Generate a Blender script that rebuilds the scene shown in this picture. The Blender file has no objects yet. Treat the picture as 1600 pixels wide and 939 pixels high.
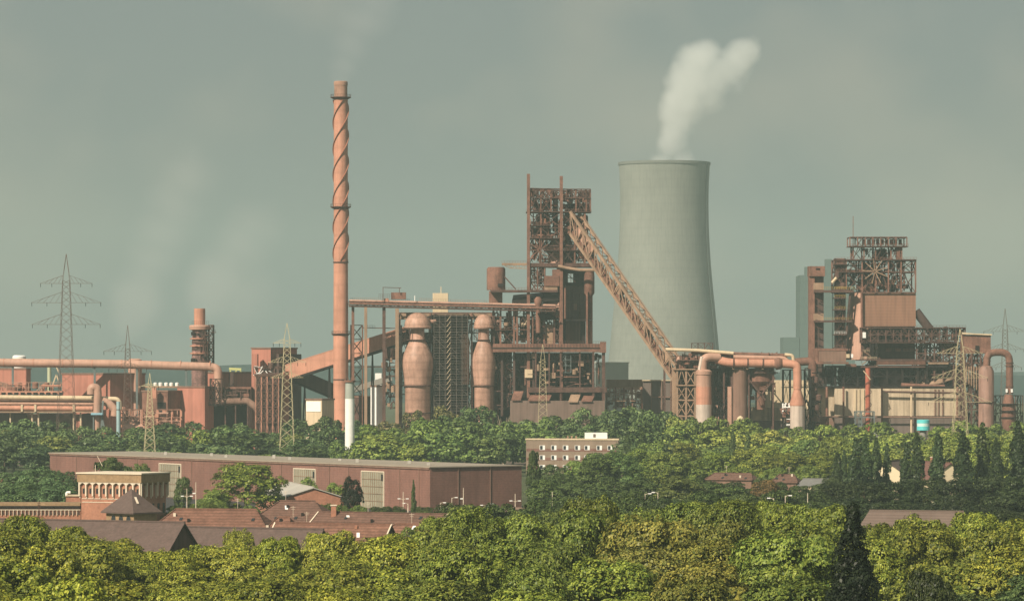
import bpy, math, random
import numpy as np
from mathutils import Vector, Matrix
R = math.radians
PI = math.pi
# ---------------------------------------------------------------- camera, world, sun, exposure
scene = bpy.context.scene
COL = scene.collection
FPX = 6000.0      # focal length in photo pixels (photo is 1600 wide)
HC = 45.0         # camera height
HOR = 572.0       # photo row of the horizon
cam_d = bpy.data.cameras.new('camera')
cam = bpy.data.objects.new('camera', cam_d)
COL.objects.link(cam)
cam.location = (0, 0, HC)
cam.rotation_euler = (R(90), 0, 0)
cam_d.sensor_width = 36.0
cam_d.lens = 36.0 * FPX / 1600.0
cam_d.shift_y = (HOR - 469.5) / 1600.0
cam_d.clip_start = 1.0
cam_d.clip_end = 40000.0
scene.camera = cam

SUN_AZ = Vector((-0.62, -0.785)).normalized()
SUN_EL = R(38)
world = bpy.data.worlds.new('World')
scene.world = world
world.use_nodes = True
wn, wl = world.node_tree.nodes, world.node_tree.links
wn.clear()
wo = wn.new('ShaderNodeOutputWorld')
bg = wn.new('ShaderNodeBackground')
sky = wn.new('ShaderNodeTexSky')
sky.sky_type = 'NISHITA'
sky.sun_disc = False
sky.sun_elevation = SUN_EL
sky.sun_rotation = math.atan2(SUN_AZ.x, SUN_AZ.y)
sky.dust_density = 4.0
bg.inputs['Strength'].default_value = 0.1
tc = wn.new('ShaderNodeTexCoord')
mp = wn.new('ShaderNodeMapping'); mp.inputs['Scale'].default_value = (9, 9, 11)
nz = wn.new('ShaderNodeTexNoise'); nz.inputs['Scale'].default_value = 1.6; nz.inputs['Detail'].default_value = 3
nz.inputs['Roughness'].default_value = 0.45
cr = wn.new('ShaderNodeValToRGB')      # overcast sheet behind: two greys of the cloud cover
cr.color_ramp.elements[0].position = 0.42; cr.color_ramp.elements[0].color = (1.70, 1.93, 1.86, 1)
cr.color_ramp.elements[1].position = 0.66; cr.color_ramp.elements[1].color = (2.92, 2.74, 2.28, 1)
mixs = wn.new('ShaderNodeMixRGB'); mixs.inputs['Fac'].default_value = 0.90
wl.new(tc.outputs['Generated'], mp.inputs['Vector']); wl.new(mp.outputs['Vector'], nz.inputs['Vector'])
wl.new(nz.outputs['Fac'], cr.inputs['Fac'])
wl.new(sky.outputs['Color'], mixs.inputs['Color1']); wl.new(cr.outputs['Color'], mixs.inputs['Color2'])
wl.new(mixs.outputs['Color'], bg.inputs['Color']); wl.new(bg.outputs['Background'], wo.inputs['Surface'])

sd = bpy.data.lights.new('sun', 'SUN')
sd.energy = 5.0; sd.angle = R(0.6); sd.color = (1.0, 0.87, 0.70)
sun = bpy.data.objects.new('sun', sd); COL.objects.link(sun)
SV = Vector((SUN_AZ.x * math.cos(SUN_EL), SUN_AZ.y * math.cos(SUN_EL), math.sin(SUN_EL)))
sun.rotation_euler = SV.to_track_quat('Z', 'Y').to_euler()
sun.location = (-200, -200, 400)
vs = scene.view_settings
vs.view_transform = 'Standard'; vs.look = 'None'; vs.exposure = 0.42; vs.gamma = 1.0
vs.use_curve_mapping = False
scene.render.engine = 'CYCLES'
scene.cycles.volume_bounces = 3
scene.cycles.volume_step_rate = 1.0
scene.cycles.volume_max_steps = 128
scene.cycles.max_bounces = 8
scene.cycles.transparent_max_bounces = 16

# ---------------------------------------------------------------- helpers
rnd = random.Random(7)
def W(px, py, D):                       # a point of the place seen at that row and column, D metres away
    return Vector(((px - 800) / FPX * D, D, HC - (py - HOR) / FPX * D))
def X_(px, D): return (px - 800) / FPX * D
def Z_(py, D): return HC - (py - HOR) / FPX * D

_m = {}
def M(name, col, rough=0.8, var=0.25, scale=0.15, streak=0.0, metal=0.0, col2=None, brick=None, speck=0.0):
    if name in _m: return _m[name]
    m = bpy.data.materials.new(name); m.use_nodes = True
    n, l = m.node_tree.nodes, m.node_tree.links
    b = n['Principled BSDF']
    b.inputs['Roughness'].default_value = rough
    b.inputs['Metallic'].default_value = metal
    b.inputs['Specular IOR Level'].default_value = 0.25
    g = n.new('ShaderNodeNewGeometry')
    t = n.new('ShaderNodeTexNoise'); t.inputs['Scale'].default_value = scale; t.inputs['Detail'].default_value = 6
    t.inputs['Roughness'].default_value = 0.65
    l.new(g.outputs['Position'], t.inputs['Vector'])
    r = n.new('ShaderNodeValToRGB')
    r.color_ramp.elements[0].position = 0.3; r.color_ramp.elements[1].position = 0.7
    c2 = col2 or tuple(c * (1 - var) for c in col)
    r.color_ramp.elements[0].color = (*c2, 1)
    r.color_ramp.elements[1].color = (*[min(1, c * (1 + var * 0.5)) for c in col], 1)
    l.new(t.outputs['Fac'], r.inputs['Fac'])
    out = r.outputs['Color']
    if streak > 0:                       # rain and rust streaks running down
        mp_ = n.new('ShaderNodeMapping'); mp_.inputs['Scale'].default_value = (1, 1, 0.07)
        l.new(g.outputs['Position'], mp_.inputs['Vector'])
        t2 = n.new('ShaderNodeTexNoise'); t2.inputs['Scale'].default_value = 0.7; t2.inputs['Detail'].default_value = 5
        l.new(mp_.outputs['Vector'], t2.inputs['Vector'])
        mr = n.new('ShaderNodeMapRange'); mr.inputs['From Min'].default_value = 0.42; mr.inputs['From Max'].default_value = 0.7
        mr.inputs['To Min'].default_value = 1.0; mr.inputs['To Max'].default_value = 1 - streak
        l.new(t2.outputs['Fac'], mr.inputs['Value'])
        mx = n.new('ShaderNodeVectorMath'); mx.operation = 'SCALE'
        l.new(out, mx.inputs[0]); l.new(mr.outputs['Result'], mx.inputs['Scale'])
        out = mx.outputs['Vector']
    if brick:                            # courses / sheets / tiles: (period in m, axis scale, darkness)
        per, ax, dk = brick
        sp = n.new('ShaderNodeSeparateXYZ'); l.new(g.outputs['Position'], sp.inputs['Vector'])
        if ax == 'z': v = sp.outputs['Z']
        else:
            ad = n.new('ShaderNodeMath'); ad.operation = 'ADD'
            l.new(sp.outputs['X'], ad.inputs[0]); l.new(sp.outputs['Y'], ad.inputs[1]); v = ad.outputs[0]
        fr = n.new('ShaderNodeMath'); fr.operation = 'PINGPONG'; fr.inputs[1].default_value = per / 2
        l.new(v, fr.inputs[0])
        mr = n.new('ShaderNodeMapRange'); mr.inputs['From Min'].default_value = 0; mr.inputs['From Max'].default_value = per * 0.22
        mr.inputs['To Min'].default_value = 1 - dk; mr.inputs['To Max'].default_value = 1
        l.new(fr.outputs[0], mr.inputs['Value'])
        mx = n.new('ShaderNodeVectorMath'); mx.operation = 'SCALE'
        l.new(out, mx.inputs[0]); l.new(mr.outputs['Result'], mx.inputs['Scale'])
        out = mx.outputs['Vector']
    if speck > 0:
        t3 = n.new('ShaderNodeTexNoise'); t3.inputs['Scale'].default_value = 1.6; t3.inputs['Detail'].default_value = 3
        l.new(g.outputs['Position'], t3.inputs['Vector'])
        mr = n.new('ShaderNodeMapRange'); mr.inputs['From Min'].default_value = 0.35; mr.inputs['From Max'].default_value = 0.65
        mr.inputs['To Min'].default_value = 1 - speck; mr.inputs['To Max'].default_value = 1 + speck * 0.5
        l.new(t3.outputs['Fac'], mr.inputs['Value'])
        mx = n.new('ShaderNodeVectorMath'); mx.operation = 'SCALE'
        l.new(out, mx.inputs[0]); l.new(mr.outputs['Result'], mx.inputs['Scale'])
        out = mx.outputs['Vector']
    l.new(out, b.inputs['Base Color'])
    _m[name] = m
    return m

SALMON = M('salmon_paint', (0.56, 0.275, 0.19), 0.65, 0.2, 0.08, 0.2, brick=(6.0, 'z', 0.10), speck=0.06)
SALMON2 = M('pale_salmon_paint', (0.50, 0.30, 0.225), 0.45, 0.2, 0.12, 0.2)
REDW = M('red_cladding', (0.45, 0.19, 0.14), 0.8, 0.2, 0.06, 0.2, brick=(3.0, 'xy', 0.12))
BROWN = M('rust_brown_steel', (0.125, 0.068, 0.055), 0.8, 0.45, 0.3, 0.3, speck=0.25)
RUST = M('rust_steel', (0.235, 0.118, 0.086), 0.8, 0.4, 0.25, 0.3, speck=0.2)
DARK = M('dark_steel', (0.020, 0.014, 0.013), 0.85, 0.4, 0.2, 0.2)  # near-black steel, also colours the shade panels in the furnace tower
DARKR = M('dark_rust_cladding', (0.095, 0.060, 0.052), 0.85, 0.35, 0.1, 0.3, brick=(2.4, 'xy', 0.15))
TAN = M('tan_steel', (0.33, 0.22, 0.15), 0.75, 0.25, 0.2, 0.25)
CREAM = M('cream_sheet', (0.62, 0.50, 0.34), 0.7, 0.15, 0.1, 0.15)
STOVE = M('stove_plate', (0.50, 0.30, 0.225), 0.5, 0.3, 0.16, 0.3, brick=(3.6, 'z', 0.16), speck=0.10)
PALE = M('pale_metal', (0.66, 0.55, 0.47), 0.45, 0.15, 0.2, 0.25, metal=0.2)
WHITE = M('white_paint', (0.80, 0.80, 0.77), 0.6, 0.08, 0.4)
BEIGE = M('beige_shed_sheet', (0.58, 0.47, 0.34), 0.75, 0.28, 0.035, 0.35, brick=(3.2, 'xy', 0.12), speck=0.06)
GREYS = M('grey_shed_sheet', (0.16, 0.125, 0.11), 0.85, 0.2, 0.05, 0.2, brick=(3.2, 'xy', 0.1))
MAUVE = M('mauve_brown_sheet', (0.24, 0.145, 0.11), 0.85, 0.2, 0.1, 0.2, brick=(1.6, 'xy', 0.15))
PANEL = M('brown_shaft_cladding', (0.28, 0.155, 0.105), 0.85, 0.16, 0.06, 0.25, brick=(1.5, 'z', 0.1))
CONC = M('cooling_concrete', (0.235, 0.25, 0.225), 0.9, 0.16, 0.018, 0.16, brick=(9.0, 'z', 0.05))
CONCD = M('grey_concrete', (0.27, 0.26, 0.23), 0.9, 0.1, 0.05, 0.1)
BRICK = M('brown_brick', (0.225, 0.116, 0.092), 0.9, 0.22, 0.06, 0.16, brick=(0.75, 'z', 0.1), speck=0.12)
BRICKR = M('red_brick', (0.40, 0.19, 0.125), 0.9, 0.2, 0.3, 0.1, brick=(0.35, 'z', 0.12), speck=0.15)
BRICKY = M('ochre_brick', (0.33, 0.22, 0.125), 0.9, 0.2, 0.3, 0.12, speck=0.15)
BRICKA = M('flat_brick', (0.27, 0.20, 0.15), 0.9, 0.15, 0.3, 0.1, brick=(0.4, 'z', 0.1))
TILE = M('clay_tiles', (0.20, 0.102, 0.072), 0.85, 0.28, 0.35, 0, brick=(0.62, 'z', 0.5), speck=0.2)
TILE2 = M('brown_tiles', (0.16, 0.090, 0.068), 0.85, 0.25, 0.35, 0, brick=(0.55, 'z', 0.45), speck=0.2)
SLATE = M('slate', (0.118, 0.082, 0.072), 0.8, 0.18, 0.5, 0, brick=(0.3, 'z', 0.15), speck=0.15)
GREYR = M('grey_roof', (0.42, 0.40, 0.36), 0.8, 0.15, 0.1)
STONE = M('pale_stone', (0.66, 0.57, 0.45), 0.8, 0.12, 0.5)
GATE = M('grey_gate', (0.30, 0.29, 0.22), 0.7, 0.15, 0.3, 0.2)
GLASS = M('dark_glass', (0.03, 0.035, 0.04), 0.2, 0.2, 0.2)
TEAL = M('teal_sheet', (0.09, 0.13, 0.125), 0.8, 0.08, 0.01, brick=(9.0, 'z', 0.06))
CYAN = M('cyan_tank_paint', (0.12, 0.60, 0.62), 0.5, 0.1, 0.3, 0.1)
REDP = M('red_pipe_paint', (0.42, 0.125, 0.08), 0.6, 0.3, 0.4, 0.3)
PYL = M('pylon_steel', (0.13, 0.085, 0.07), 0.7, 0.2, 0.2)
PYLC = M('cream_pylon_steel', (0.52, 0.45, 0.28), 0.7, 0.2, 0.2)
BLUE = M('blue_grey_steel', (0.13, 0.16, 0.16), 0.6, 0.2, 0.2)
YEL = M('yellow_paint', (0.42, 0.29, 0.08), 0.6, 0.2, 0.4)
BARK = M('bark', (0.10, 0.075, 0.055), 0.9, 0.3, 0.8)
DEADW = M('bleached_branches', (0.36, 0.29, 0.21), 0.9, 0.25, 0.8)

class MB:
    def __init__(s): s.v = []; s.f = []; s.sm = False
    def box(s, x0, x1, y0, y1, z0, z1):
        b = len(s.v)
        s.v += [(x, y, z) for z in (z0, z1) for y in (y0, y1) for x in (x0, x1)]
        s.f += [tuple(b + i for i in q) for q in ((0, 2, 3, 1), (4, 5, 7, 6), (0, 1, 5, 4), (2, 6, 7, 3), (0, 4, 6, 2), (1, 3, 7, 5))]
        return s
    def pbox(s, px0, px1, py0, py1, D, t):   # box seen between two columns and two rows, front face at D, t deep
        s.box(X_(px0, D), X_(px1, D), D, D + t, Z_(py1, D), Z_(py0, D)); return s
    def obox(s, o, u, n, u0, u1, z0, z1, d0, d1):   # box in a wall's own frame: along u, up, out along n
        b = len(s.v)
        for z in (z0, z1):
            for d in (d0, d1):
                for a in (u0, u1):
                    s.v.append((o[0] + u[0] * a + n[0] * d, o[1] + u[1] * a + n[1] * d, z))
        s.f += [tuple(b + i for i in q) for q in ((0, 2, 3, 1), (4, 5, 7, 6), (0, 1, 5, 4), (2, 6, 7, 3), (0, 4, 6, 2), (1, 3, 7, 5))]
        return s
    def prism(s, pts, z0, z1):
        b = len(s.v); k = len(pts)
        s.v += [(p[0], p[1], z0) for p in pts] + [(p[0], p[1], z1) for p in pts]
        s.f.append(tuple(b + i for i in reversed(range(k)))); s.f.append(tuple(b + k + i for i in range(k)))
        for i in range(k): s.f.append((b + i, b + (i + 1) % k, b + k + (i + 1) % k, b + k + i))
        return s
    def poly(s, pts):
        b = len(s.v); s.v += [tuple(p) for p in pts]; s.f.append(tuple(range(b, b + len(pts)))); return s
    def slab(s, pts, t):                     # a sheet of any outline given thickness downwards
        b = len(s.v); k = len(pts)
        s.v += [tuple(p) for p in pts] + [(p[0], p[1], p[2] - t) for p in pts]
        s.f.append(tuple(b + i for i in range(k))); s.f.append(tuple(b + k + i for i in reversed(range(k))))
        for i in range(k): s.f.append((b + i, b + k + i, b + k + (i + 1) % k, b + (i + 1) % k))
        return s
    def bar(s, p, q, w, h=None):
        h = h or w; p = Vector(p); q = Vector(q); d = q - p
        if d.length < 1e-6: return s
        d.normalize()
        a = Vector((0, 0, 1)) if abs(d.z) < 0.95 else Vector((0, 1, 0))
        x = d.cross(a).normalized(); y = x.cross(d).normalized()
        b = len(s.v)
        for e in (p, q):
            for i, j in ((-1, -1), (1, -1), (1, 1), (-1, 1)):
                s.v.append(tuple(e + x * (i * w / 2) + y * (j * h / 2)))
        s.f += [tuple(b + i for i in q_) for q_ in ((3, 2, 1, 0), (4, 5, 6, 7), (0, 1, 5, 4), (1, 2, 6, 5), (2, 3, 7, 6), (3, 0, 4, 7))]
        return s
    def tube(s, pts, r, n=12, cap=True):
        pts = [Vector(p) for p in pts]; k = len(pts); b = len(s.v); s.sm = True
        rr = r if isinstance(r, (list, tuple)) else [r] * k
        ref = None
        for i, p in enumerate(pts):
            d = (pts[min(i + 1, k - 1)] - pts[max(i - 1, 0)]).normalized()
            if ref is None:
                a = Vector((0, 0, 1)) if abs(d.z) < 0.9 else Vector((0, 1, 0))
                ref = d.cross(a).normalized()
            x = (ref - d * ref.dot(d)).normalized(); y = d.cross(x); ref = x
            for j in range(n):
                t = 2 * PI * j / n
                s.v.append(tuple(p + (x * math.cos(t) + y * math.sin(t)) * rr[i]))
        for i in range(k - 1):
            for j in range(n):
                s.f.append((b + i * n + j, b + i * n + (j + 1) % n, b + (i + 1) * n + (j + 1) % n, b + (i + 1) * n + j))
        if cap:
            s.f.append(tuple(b + j for j in reversed(range(n)))); s.f.append(tuple(b + (k - 1) * n + j for j in range(n)))
        return s
    def lathe(s, cx, cy, prof, n=24, capb=True, capt=True):   # prof: (z, r) from below up
        b = len(s.v); s.sm = True; k = len(prof)
        for z, r in prof:
            for j in range(n):
                t = 2 * PI * j / n
                s.v.append((cx + r * math.cos(t), cy + r * math.sin(t), z))
        for i in range(k - 1):
            for j in range(n):
                s.f.append((b + i * n + j, b + i * n + (j + 1) % n, b + (i + 1) * n + (j + 1) % n, b + (i + 1) * n + j))
        if capb: s.f.append(tuple(b + j for j in reversed(range(n))))
        if capt: s.f.append(tuple(b + (k - 1) * n + j for j in range(n)))
        return s
    def truss(s, A, B, C, Dp, n, w, wd=None, x=False, flip=False):   # chords A-B and Dp-C, n bays
        A, B, C, Dp = map(Vector, (A, B, C, Dp)); wd = wd or w * 0.6
        s.bar(A, B, w); s.bar(Dp, C, w)
        for i in range(n + 1):
            s.bar(A.lerp(B, i / n), Dp.lerp(C, i / n), wd)
        for i in range(n):
            a0, a1, d0, d1 = A.lerp(B, i / n), A.lerp(B, (i + 1) / n), Dp.lerp(C, i / n), Dp.lerp(C, (i + 1) / n)
            if x: s.bar(a0, d1, wd); s.bar(d0, a1, wd)
            elif (i % 2 == 0) != flip: s.bar(a0, d1, wd)
            else: s.bar(d0, a1, wd)
        return s
    def rail(s, p, q, n=8, h=1.1, w=0.09):
        p = Vector(p); q = Vector(q); u = Vector((0, 0, h))
        s.bar(p + u, q + u, w); s.bar(p + u * 0.5, q + u * 0.5, w * 0.7)
        for i in range(n + 1):
            a = p.lerp(q, i / n); s.bar(a, a + u, w)
        return s
    def build(s, name, mat, parent=None, loc=None, label=None):
        if parent is not None:
            r = parent
            while r.parent: r = r.parent
            L = r.location
        else: L = Vector(loc) if loc is not None else Vector((0, 0, 0))
        me = bpy.data.meshes.new(name)
        me.from_pydata([(x - L[0], y - L[1], z - L[2]) for x, y, z in s.v], [], s.f)
        if s.sm:
            me.polygons.foreach_set('use_smooth', [True] * len(me.polygons))
            me.set_sharp_from_angle(angle=R(38))
        me.materials.append(mat)
        o = bpy.data.objects.new(name, me); COL.objects.link(o)
        if parent is not None: o.parent = parent
        else: o.location = L
        if label: o['label'] = label
        return o

def thing(name, label, cat, loc, group=None):
    o = bpy.data.objects.new(name, None); COL.objects.link(o)
    o.location = Vector(loc); o.empty_display_size = 1
    o['label'] = label; o['category'] = cat
    if group: o['group'] = group
    return o
def tag(o, label, cat, group=None):
    o['label'] = label; o['category'] = cat
    if group: o['group'] = group
    return o
def kind(o, k): o['kind'] = k; return o
def arc(c, r, a0, a1, u, v, n=6):            # points of an arc in the plane of u and v
    c, u, v = Vector(c), Vector(u), Vector(v)
    return [c + u * (r * math.cos(a0 + (a1 - a0) * i / n)) + v * (r * math.sin(a0 + (a1 - a0) * i / n)) for i in range(n + 1)]
def smooth_path(pts, rad, n=6):              # polyline with rounded corners
    pts = [Vector(p) for p in pts]; out = [pts[0]]
    for i in range(1, len(pts) - 1):
        a, b, c = pts[i - 1], pts[i], pts[i + 1]
        d1 = (a - b).normalized(); d2 = (c - b).normalized()
        r = min(rad, (a - b).length * 0.49, (c - b).length * 0.49)
        p0, p2 = b + d1 * r, b + d2 * r
        for k in range(n + 1):
            t = k / n
            out.append(p0 * (1 - t) ** 2 + b * (2 * t * (1 - t)) + p2 * t ** 2)
    out.append(pts[-1]); return out
def corner(xl, xc, xr, D, deg):
    """footprint of a square-cornered block whose near corner stands at column xc and whose far ends reach xl and xr"""
    a = R(deg); C = Vector((X_(xc, D), D, 0))
    uL = Vector((-math.cos(a), math.sin(a), 0)); uR = Vector((math.sin(a), math.cos(a), 0))
    def L(px, u):
        k = (px - 800) / FPX
        return (k * C.y - C.x) / (u.x - k * u.y)
    return dict(C=C, uL=uL, uR=uR, LL=L(xl, uL), LR=L(xr, uR), nL=-uR, nR=-uL)
def cpts(c, g=0.0):
    C, uL, uR = c['C'], c['uL'], c['uR']
    o = C - uL * g - uR * g
    return [o, o + uR * (c['LR'] + 2 * g), o + uR * (c['LR'] + 2 * g) + uL * (c['LL'] + 2 * g), o + uL * (c['LL'] + 2 * g)]
# ---------------------------------------------------------------- the setting
GRASS = M('ground_soil_grass', (0.07, 0.085, 0.035), 0.95, 0.35, 0.02, 0, speck=0.2)
m = MB(); m.box(-4500, 4500, -250, 11500, -0.6, 0.0)
kind(m.build('ground', GRASS), 'structure')
ASPH = M('yard_gravel', (0.14, 0.11, 0.09), 0.95, 0.3, 0.02, 0, speck=0.15)
m = MB(); m.prism([(-420, 1735), (420, 1735), (520, 2150), (-520, 2150)], 0.004, 0.06)
kind(m.build('works_yard', ASPH), 'structure')
m = MB(); m.prism([(-150, 1100), (60, 1100), (75, 1240), (-40, 1240), (-178, 1430), (-230, 1440)], 0.004, 0.05)
kind(m.build('street', M('asphalt', (0.05, 0.05, 0.052), 0.9, 0.2, 0.1)), 'structure')
# far hills along the horizon
def hills(name, y0, depth, zmax, seed, col, x0=-3600, x1=3600):
    r = random.Random(seed); ph = [r.uniform(0, 6.28) for _ in range(8)]
    nx, ny = 240, 14; vs_, fs = [], []
    for j in range(ny + 1):
        for i in range(nx + 1):
            u = i / nx; v = j / ny
            x = x0 + (x1 - x0) * u; y = y0 + depth * v
            h = sum(math.sin(x * k * 0.0011 + ph[q]) / k for q, k in enumerate((1, 1.7, 2.9, 5.3, 9.7, 17, 31, 57)))
            h = (0.62 + 0.16 * h + 0.02 * math.sin(x * .21 + y * .1)) * zmax * math.sin(PI * v) ** 0.8
            vs_.append((x, y, max(h, 0) - 0.3))
    for j in range(ny):
        for i in range(nx):
            a = j * (nx + 1) + i; fs.append((a, a + 1, a + nx + 2, a + nx + 1))
    me = bpy.data.meshes.new(name); me.from_pydata(vs_, [], fs); me.materials.append(col)
    o = bpy.data.objects.new(name, me); COL.objects.link(o); kind(o, 'structure')
HILL = M('far_wooded_hill', (0.018, 0.045, 0.045), 0.95, 0.3, 0.01)
hills('hills', 4700, 900, 54, 3, HILL)
hills('hills', 6300, 1500, 66, 5, HILL)

HZ = bpy.data.materials.new('haze_air'); HZ.use_nodes = True
hn = HZ.node_tree.nodes; hn.clear()
ho = hn.new('ShaderNodeOutputMaterial'); hv = hn.new('ShaderNodeVolumePrincipled')
hv.inputs['Color'].default_value = (0.52, 0.675, 0.665, 1)
hv.inputs['Density'].default_value = 0.000098
hv.inputs['Anisotropy'].default_value = 0.0
HZ.node_tree.links.new(hv.outputs['Volume'], ho.inputs['Volume'])
m = MB(); m.box(-4700, 4700, -300, 11700, -1.7, 450)
kind(m.build('haze', HZ), 'stuff')

# ---------------------------------------------------------------- generic steelwork
def clutter(root, px0, px1, py0, py1, D0, D1, seed, npipe=20, nbox=10, nbar=20, mats=(RUST, BROWN, TAN), name='pipework'):
    r = random.Random(seed)
    z1, z0 = Z_(py0, D0), Z_(py1, D0)
    a, c = MB(), MB()
    for _ in range(npipe):
        D = r.uniform(D0, D1); x = X_(r.uniform(px0, px1), D); rad = r.choice((.15, .2, .3, .45))
        if r.random() < 0.55:
            za = r.uniform(z0, z1); zb = min(z1, za + r.uniform(3, 14)); x2 = x + r.uniform(-3, 3)
            xa, xb = X_(px0, D), X_(px1, D); x2 = min(max(x2, xa), xb)
            a.tube([(x, D, za), (x, D, zb - .5), (x2, D, zb)] if r.random() < .5 else [(x, D, za), (x, D, zb)], rad, 6)
        else:
            z = r.uniform(z0, z1); x2 = min(X_(px1, D), x + r.uniform(3, 12))
            a.tube([(x, D, z), (x2, D, z)], rad, 6)
    for _ in range(nbox):
        D = r.uniform(D0, D1); x = X_(r.uniform(px0, px1), D); z = r.uniform(z0, z1 - 1)
        w, h, t = r.uniform(.8, 3.2), r.uniform(.7, 2.8), r.uniform(1, 3)
        if r.random() < 0.4: MB().lathe(x, D, [(z, w * .5), (z + h, w * .5), (z + h * 1.2, w * .3)], 10).build('vessel', mats[1], root)
        else: MB().box(x - w / 2, x + w / 2, D, D + t, z, min(z + h, z1)).build('equipment_box', mats[1], root)
    for _ in range(nbar):
        D = r.uniform(D0, D1); x = X_(r.uniform(px0, px1), D); z = r.uniform(z0, z1)
        q = (min(max(x + r.uniform(-5, 5), X_(px0, D)), X_(px1, D)), min(D + r.uniform(-2, 2), D1), min(max(z + r.uniform(-6, 6), z0), z1))
        c.bar((x, D, z), q, r.choice((.18, .25, .35)))
    if npipe: a.build(name, mats[0], root)
    if nbar: c.build('bracing', mats[2], root)

def frame(root, pxs, pys, D0, D1, wc=1.0, wb=0.6, wx=0.3, mc=RUST, mb=BROWN, deck=(), x=0.5, seed=1, rails=True, inner=True):
    """open steel frame: columns at pxs, levels at pys (top first), between depths D0 and D1"""
    r = random.Random(seed)
    zt, zb = Z_(pys[0], D0), Z_(pys[-1], D0)
    for px in pxs:
        for D in (D0, D1):
            MB().bar((X_(px, D0), D, zb), (X_(px, D0), D, zt), wc).build('column', mc, root)
    bm_, br = MB(), MB()
    xs = [X_(p, D0) for p in pxs]
    for py in pys:
        z = Z_(py, D0)
        for D in (D0, D1): bm_.bar((xs[0], D, z), (xs[-1], D, z), wb * .8, wb)
        for x_ in xs: bm_.bar((x_, D0, z), (x_, D1, z), wb * .8, wb)
    for i in range(len(pys) - 1):
        za, zc = Z_(pys[i], D0), Z_(pys[i + 1], D0)
        for j in range(len(xs) - 1):
            for D in (D0, D1):
                q = r.random()
                if q < x: br.bar((xs[j], D, za), (xs[j + 1], D, zc), wx); br.bar((xs[j], D, zc), (xs[j + 1], D, za), wx)
                elif q < x + .25:
                    mxx = (xs[j] + xs[j + 1]) / 2
                    br.bar((xs[j], D, zc), (mxx, D, za), wx); br.bar((xs[j + 1], D, zc), (mxx, D, za), wx)
        if r.random() < x:
            for x_ in (xs[0], xs[-1]): br.bar((x_, D0, za), (x_, D1, zc), wx); br.bar((x_, D1, za), (x_, D0, zc), wx)
    bm_.build('floor_beams', mb, root)
    if br.v: br.build('bracing', mb, root)
    for py, a, b in deck:
        z = Z_(py, D0)
        d = MB().box(X_(a, D0), X_(b, D0), D0 - 1.2, D1, z - .25, z + .05).build('deck', mb, root)
        if rails:
            q = MB(); q.rail((X_(a, D0), D0 - 1.15, z + .05), (X_(b, D0), D0 - 1.15, z + .05), max(3, int((b - a) / 5)))
            q.build('railing', mc, d)

def ladder(root, p, q, w=0.6, mat=BROWN):
    p, q = Vector(p), Vector(q); m = MB(); s = Vector((w / 2, 0, 0))
    m.bar(p - s, q - s, .12); m.bar(p + s, q + s, .12)
    n = int((q - p).length / .9)
    for i in range(n): a = p.lerp(q, (i + .5) / n); m.bar(a - s, a + s, .08)
    m.build('ladder', mat, root)
def stairs(root, px0, px1, py0, py1, D, n, mat, name='staircase'):
    m = MB(); x0, x1 = X_(px0, D), X_(px1, D); z1, z0 = Z_(py0, D), Z_(py1, D)
    for i in range(n):
        za, zb = z0 + (z1 - z0) * i / n, z0 + (z1 - z0) * (i + 1) / n
        p, q = ((x0, D, za), (x1, D, zb)) if i % 2 == 0 else ((x1, D, za), (x0, D, zb))
        m.bar(p, q, .9, .25); m.box(x0 - .8, x1 + .8, D - .6, D + .6, zb - .1, zb)
        m.bar((p[0], D - .5, p[2] + 1), (q[0], D - .5, q[2] + 1), .1)
    m.build(name, mat, root)

# ---------------------------------------------------------------- twisted chimney
D = 1850.0
def G(px, D): return (X_(px, D), D, 0)
t = thing('chimney', 'tall slender salmon chimney with spiral fins round its upper half', 'chimney', G(532.5, D))
cx = X_(532.5, D); mpp = D / FPX
r0 = 11.2 * mpp
m = MB(); m.lathe(cx, D, [(0, 11.8 * mpp), (Z_(523, D), 11.6 * mpp), (Z_(410, D), r0), (Z_(156, D), 10.9 * mpp)], 40); m.build('shaft', SALMON, t)
m = MB(); m.lathe(cx, D, [(Z_(156, D), 10.4 * mpp), (Z_(134, D), 10.2 * mpp), (Z_(134, D), 10.9 * mpp), (Z_(128.5, D), 10.9 * mpp), (Z_(127.5, D), 9.8 * mpp)], 36, capt=False)
m.build('flue_head', M('sooty_salmon', (0.38, 0.22, 0.16), 0.8, 0.3, 0.3, 0.3), t)
for a, b in ((149, 156), (321, 327), (521, 525)):
    m = MB(); rr = 16.2 * mpp if b < 400 else 14.6 * mpp
    m.lathe(cx, D, [(Z_(b, D), r0 * .99), (Z_(b - 3, D), rr), (Z_(b - 3, D) + .25, rr)], 36)
    ring = m.build('platform', BROWN, t)
    q = MB()
    for k in range(24):
        an = 2 * PI * k / 24; an2 = 2 * PI * (k + 1) / 24; z = Z_(b - 3, D) + .25
        p0 = Vector((cx + rr * .97 * math.cos(an), D + rr * .97 * math.sin(an), z)); p1 = Vector((cx + rr * .97 * math.cos(an2), D + rr * .97 * math.sin(an2), z))
        q.bar(p0, p0 + Vector((0, 0, 1.2)), .09); q.bar(p0 + Vector((0, 0, 1.2)), p1 + Vector((0, 0, 1.2)), .1)
    q.build('railing', BROWN, ring)
for py in (410, 593):
    m = MB(); m.lathe(cx, D, [(Z_(py + 1, D), r0 * 1.02), (Z_(py + 1, D), r0 * 1.09), (Z_(py - 1, D), r0 * 1.09), (Z_(py - 1, D), r0 * 1.0)], 36); m.build('collar', BROWN, t)
zt_, zb_ = Z_(158, D), Z_(408, D)
pitch = (zt_ - zb_) / 2.05
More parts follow.
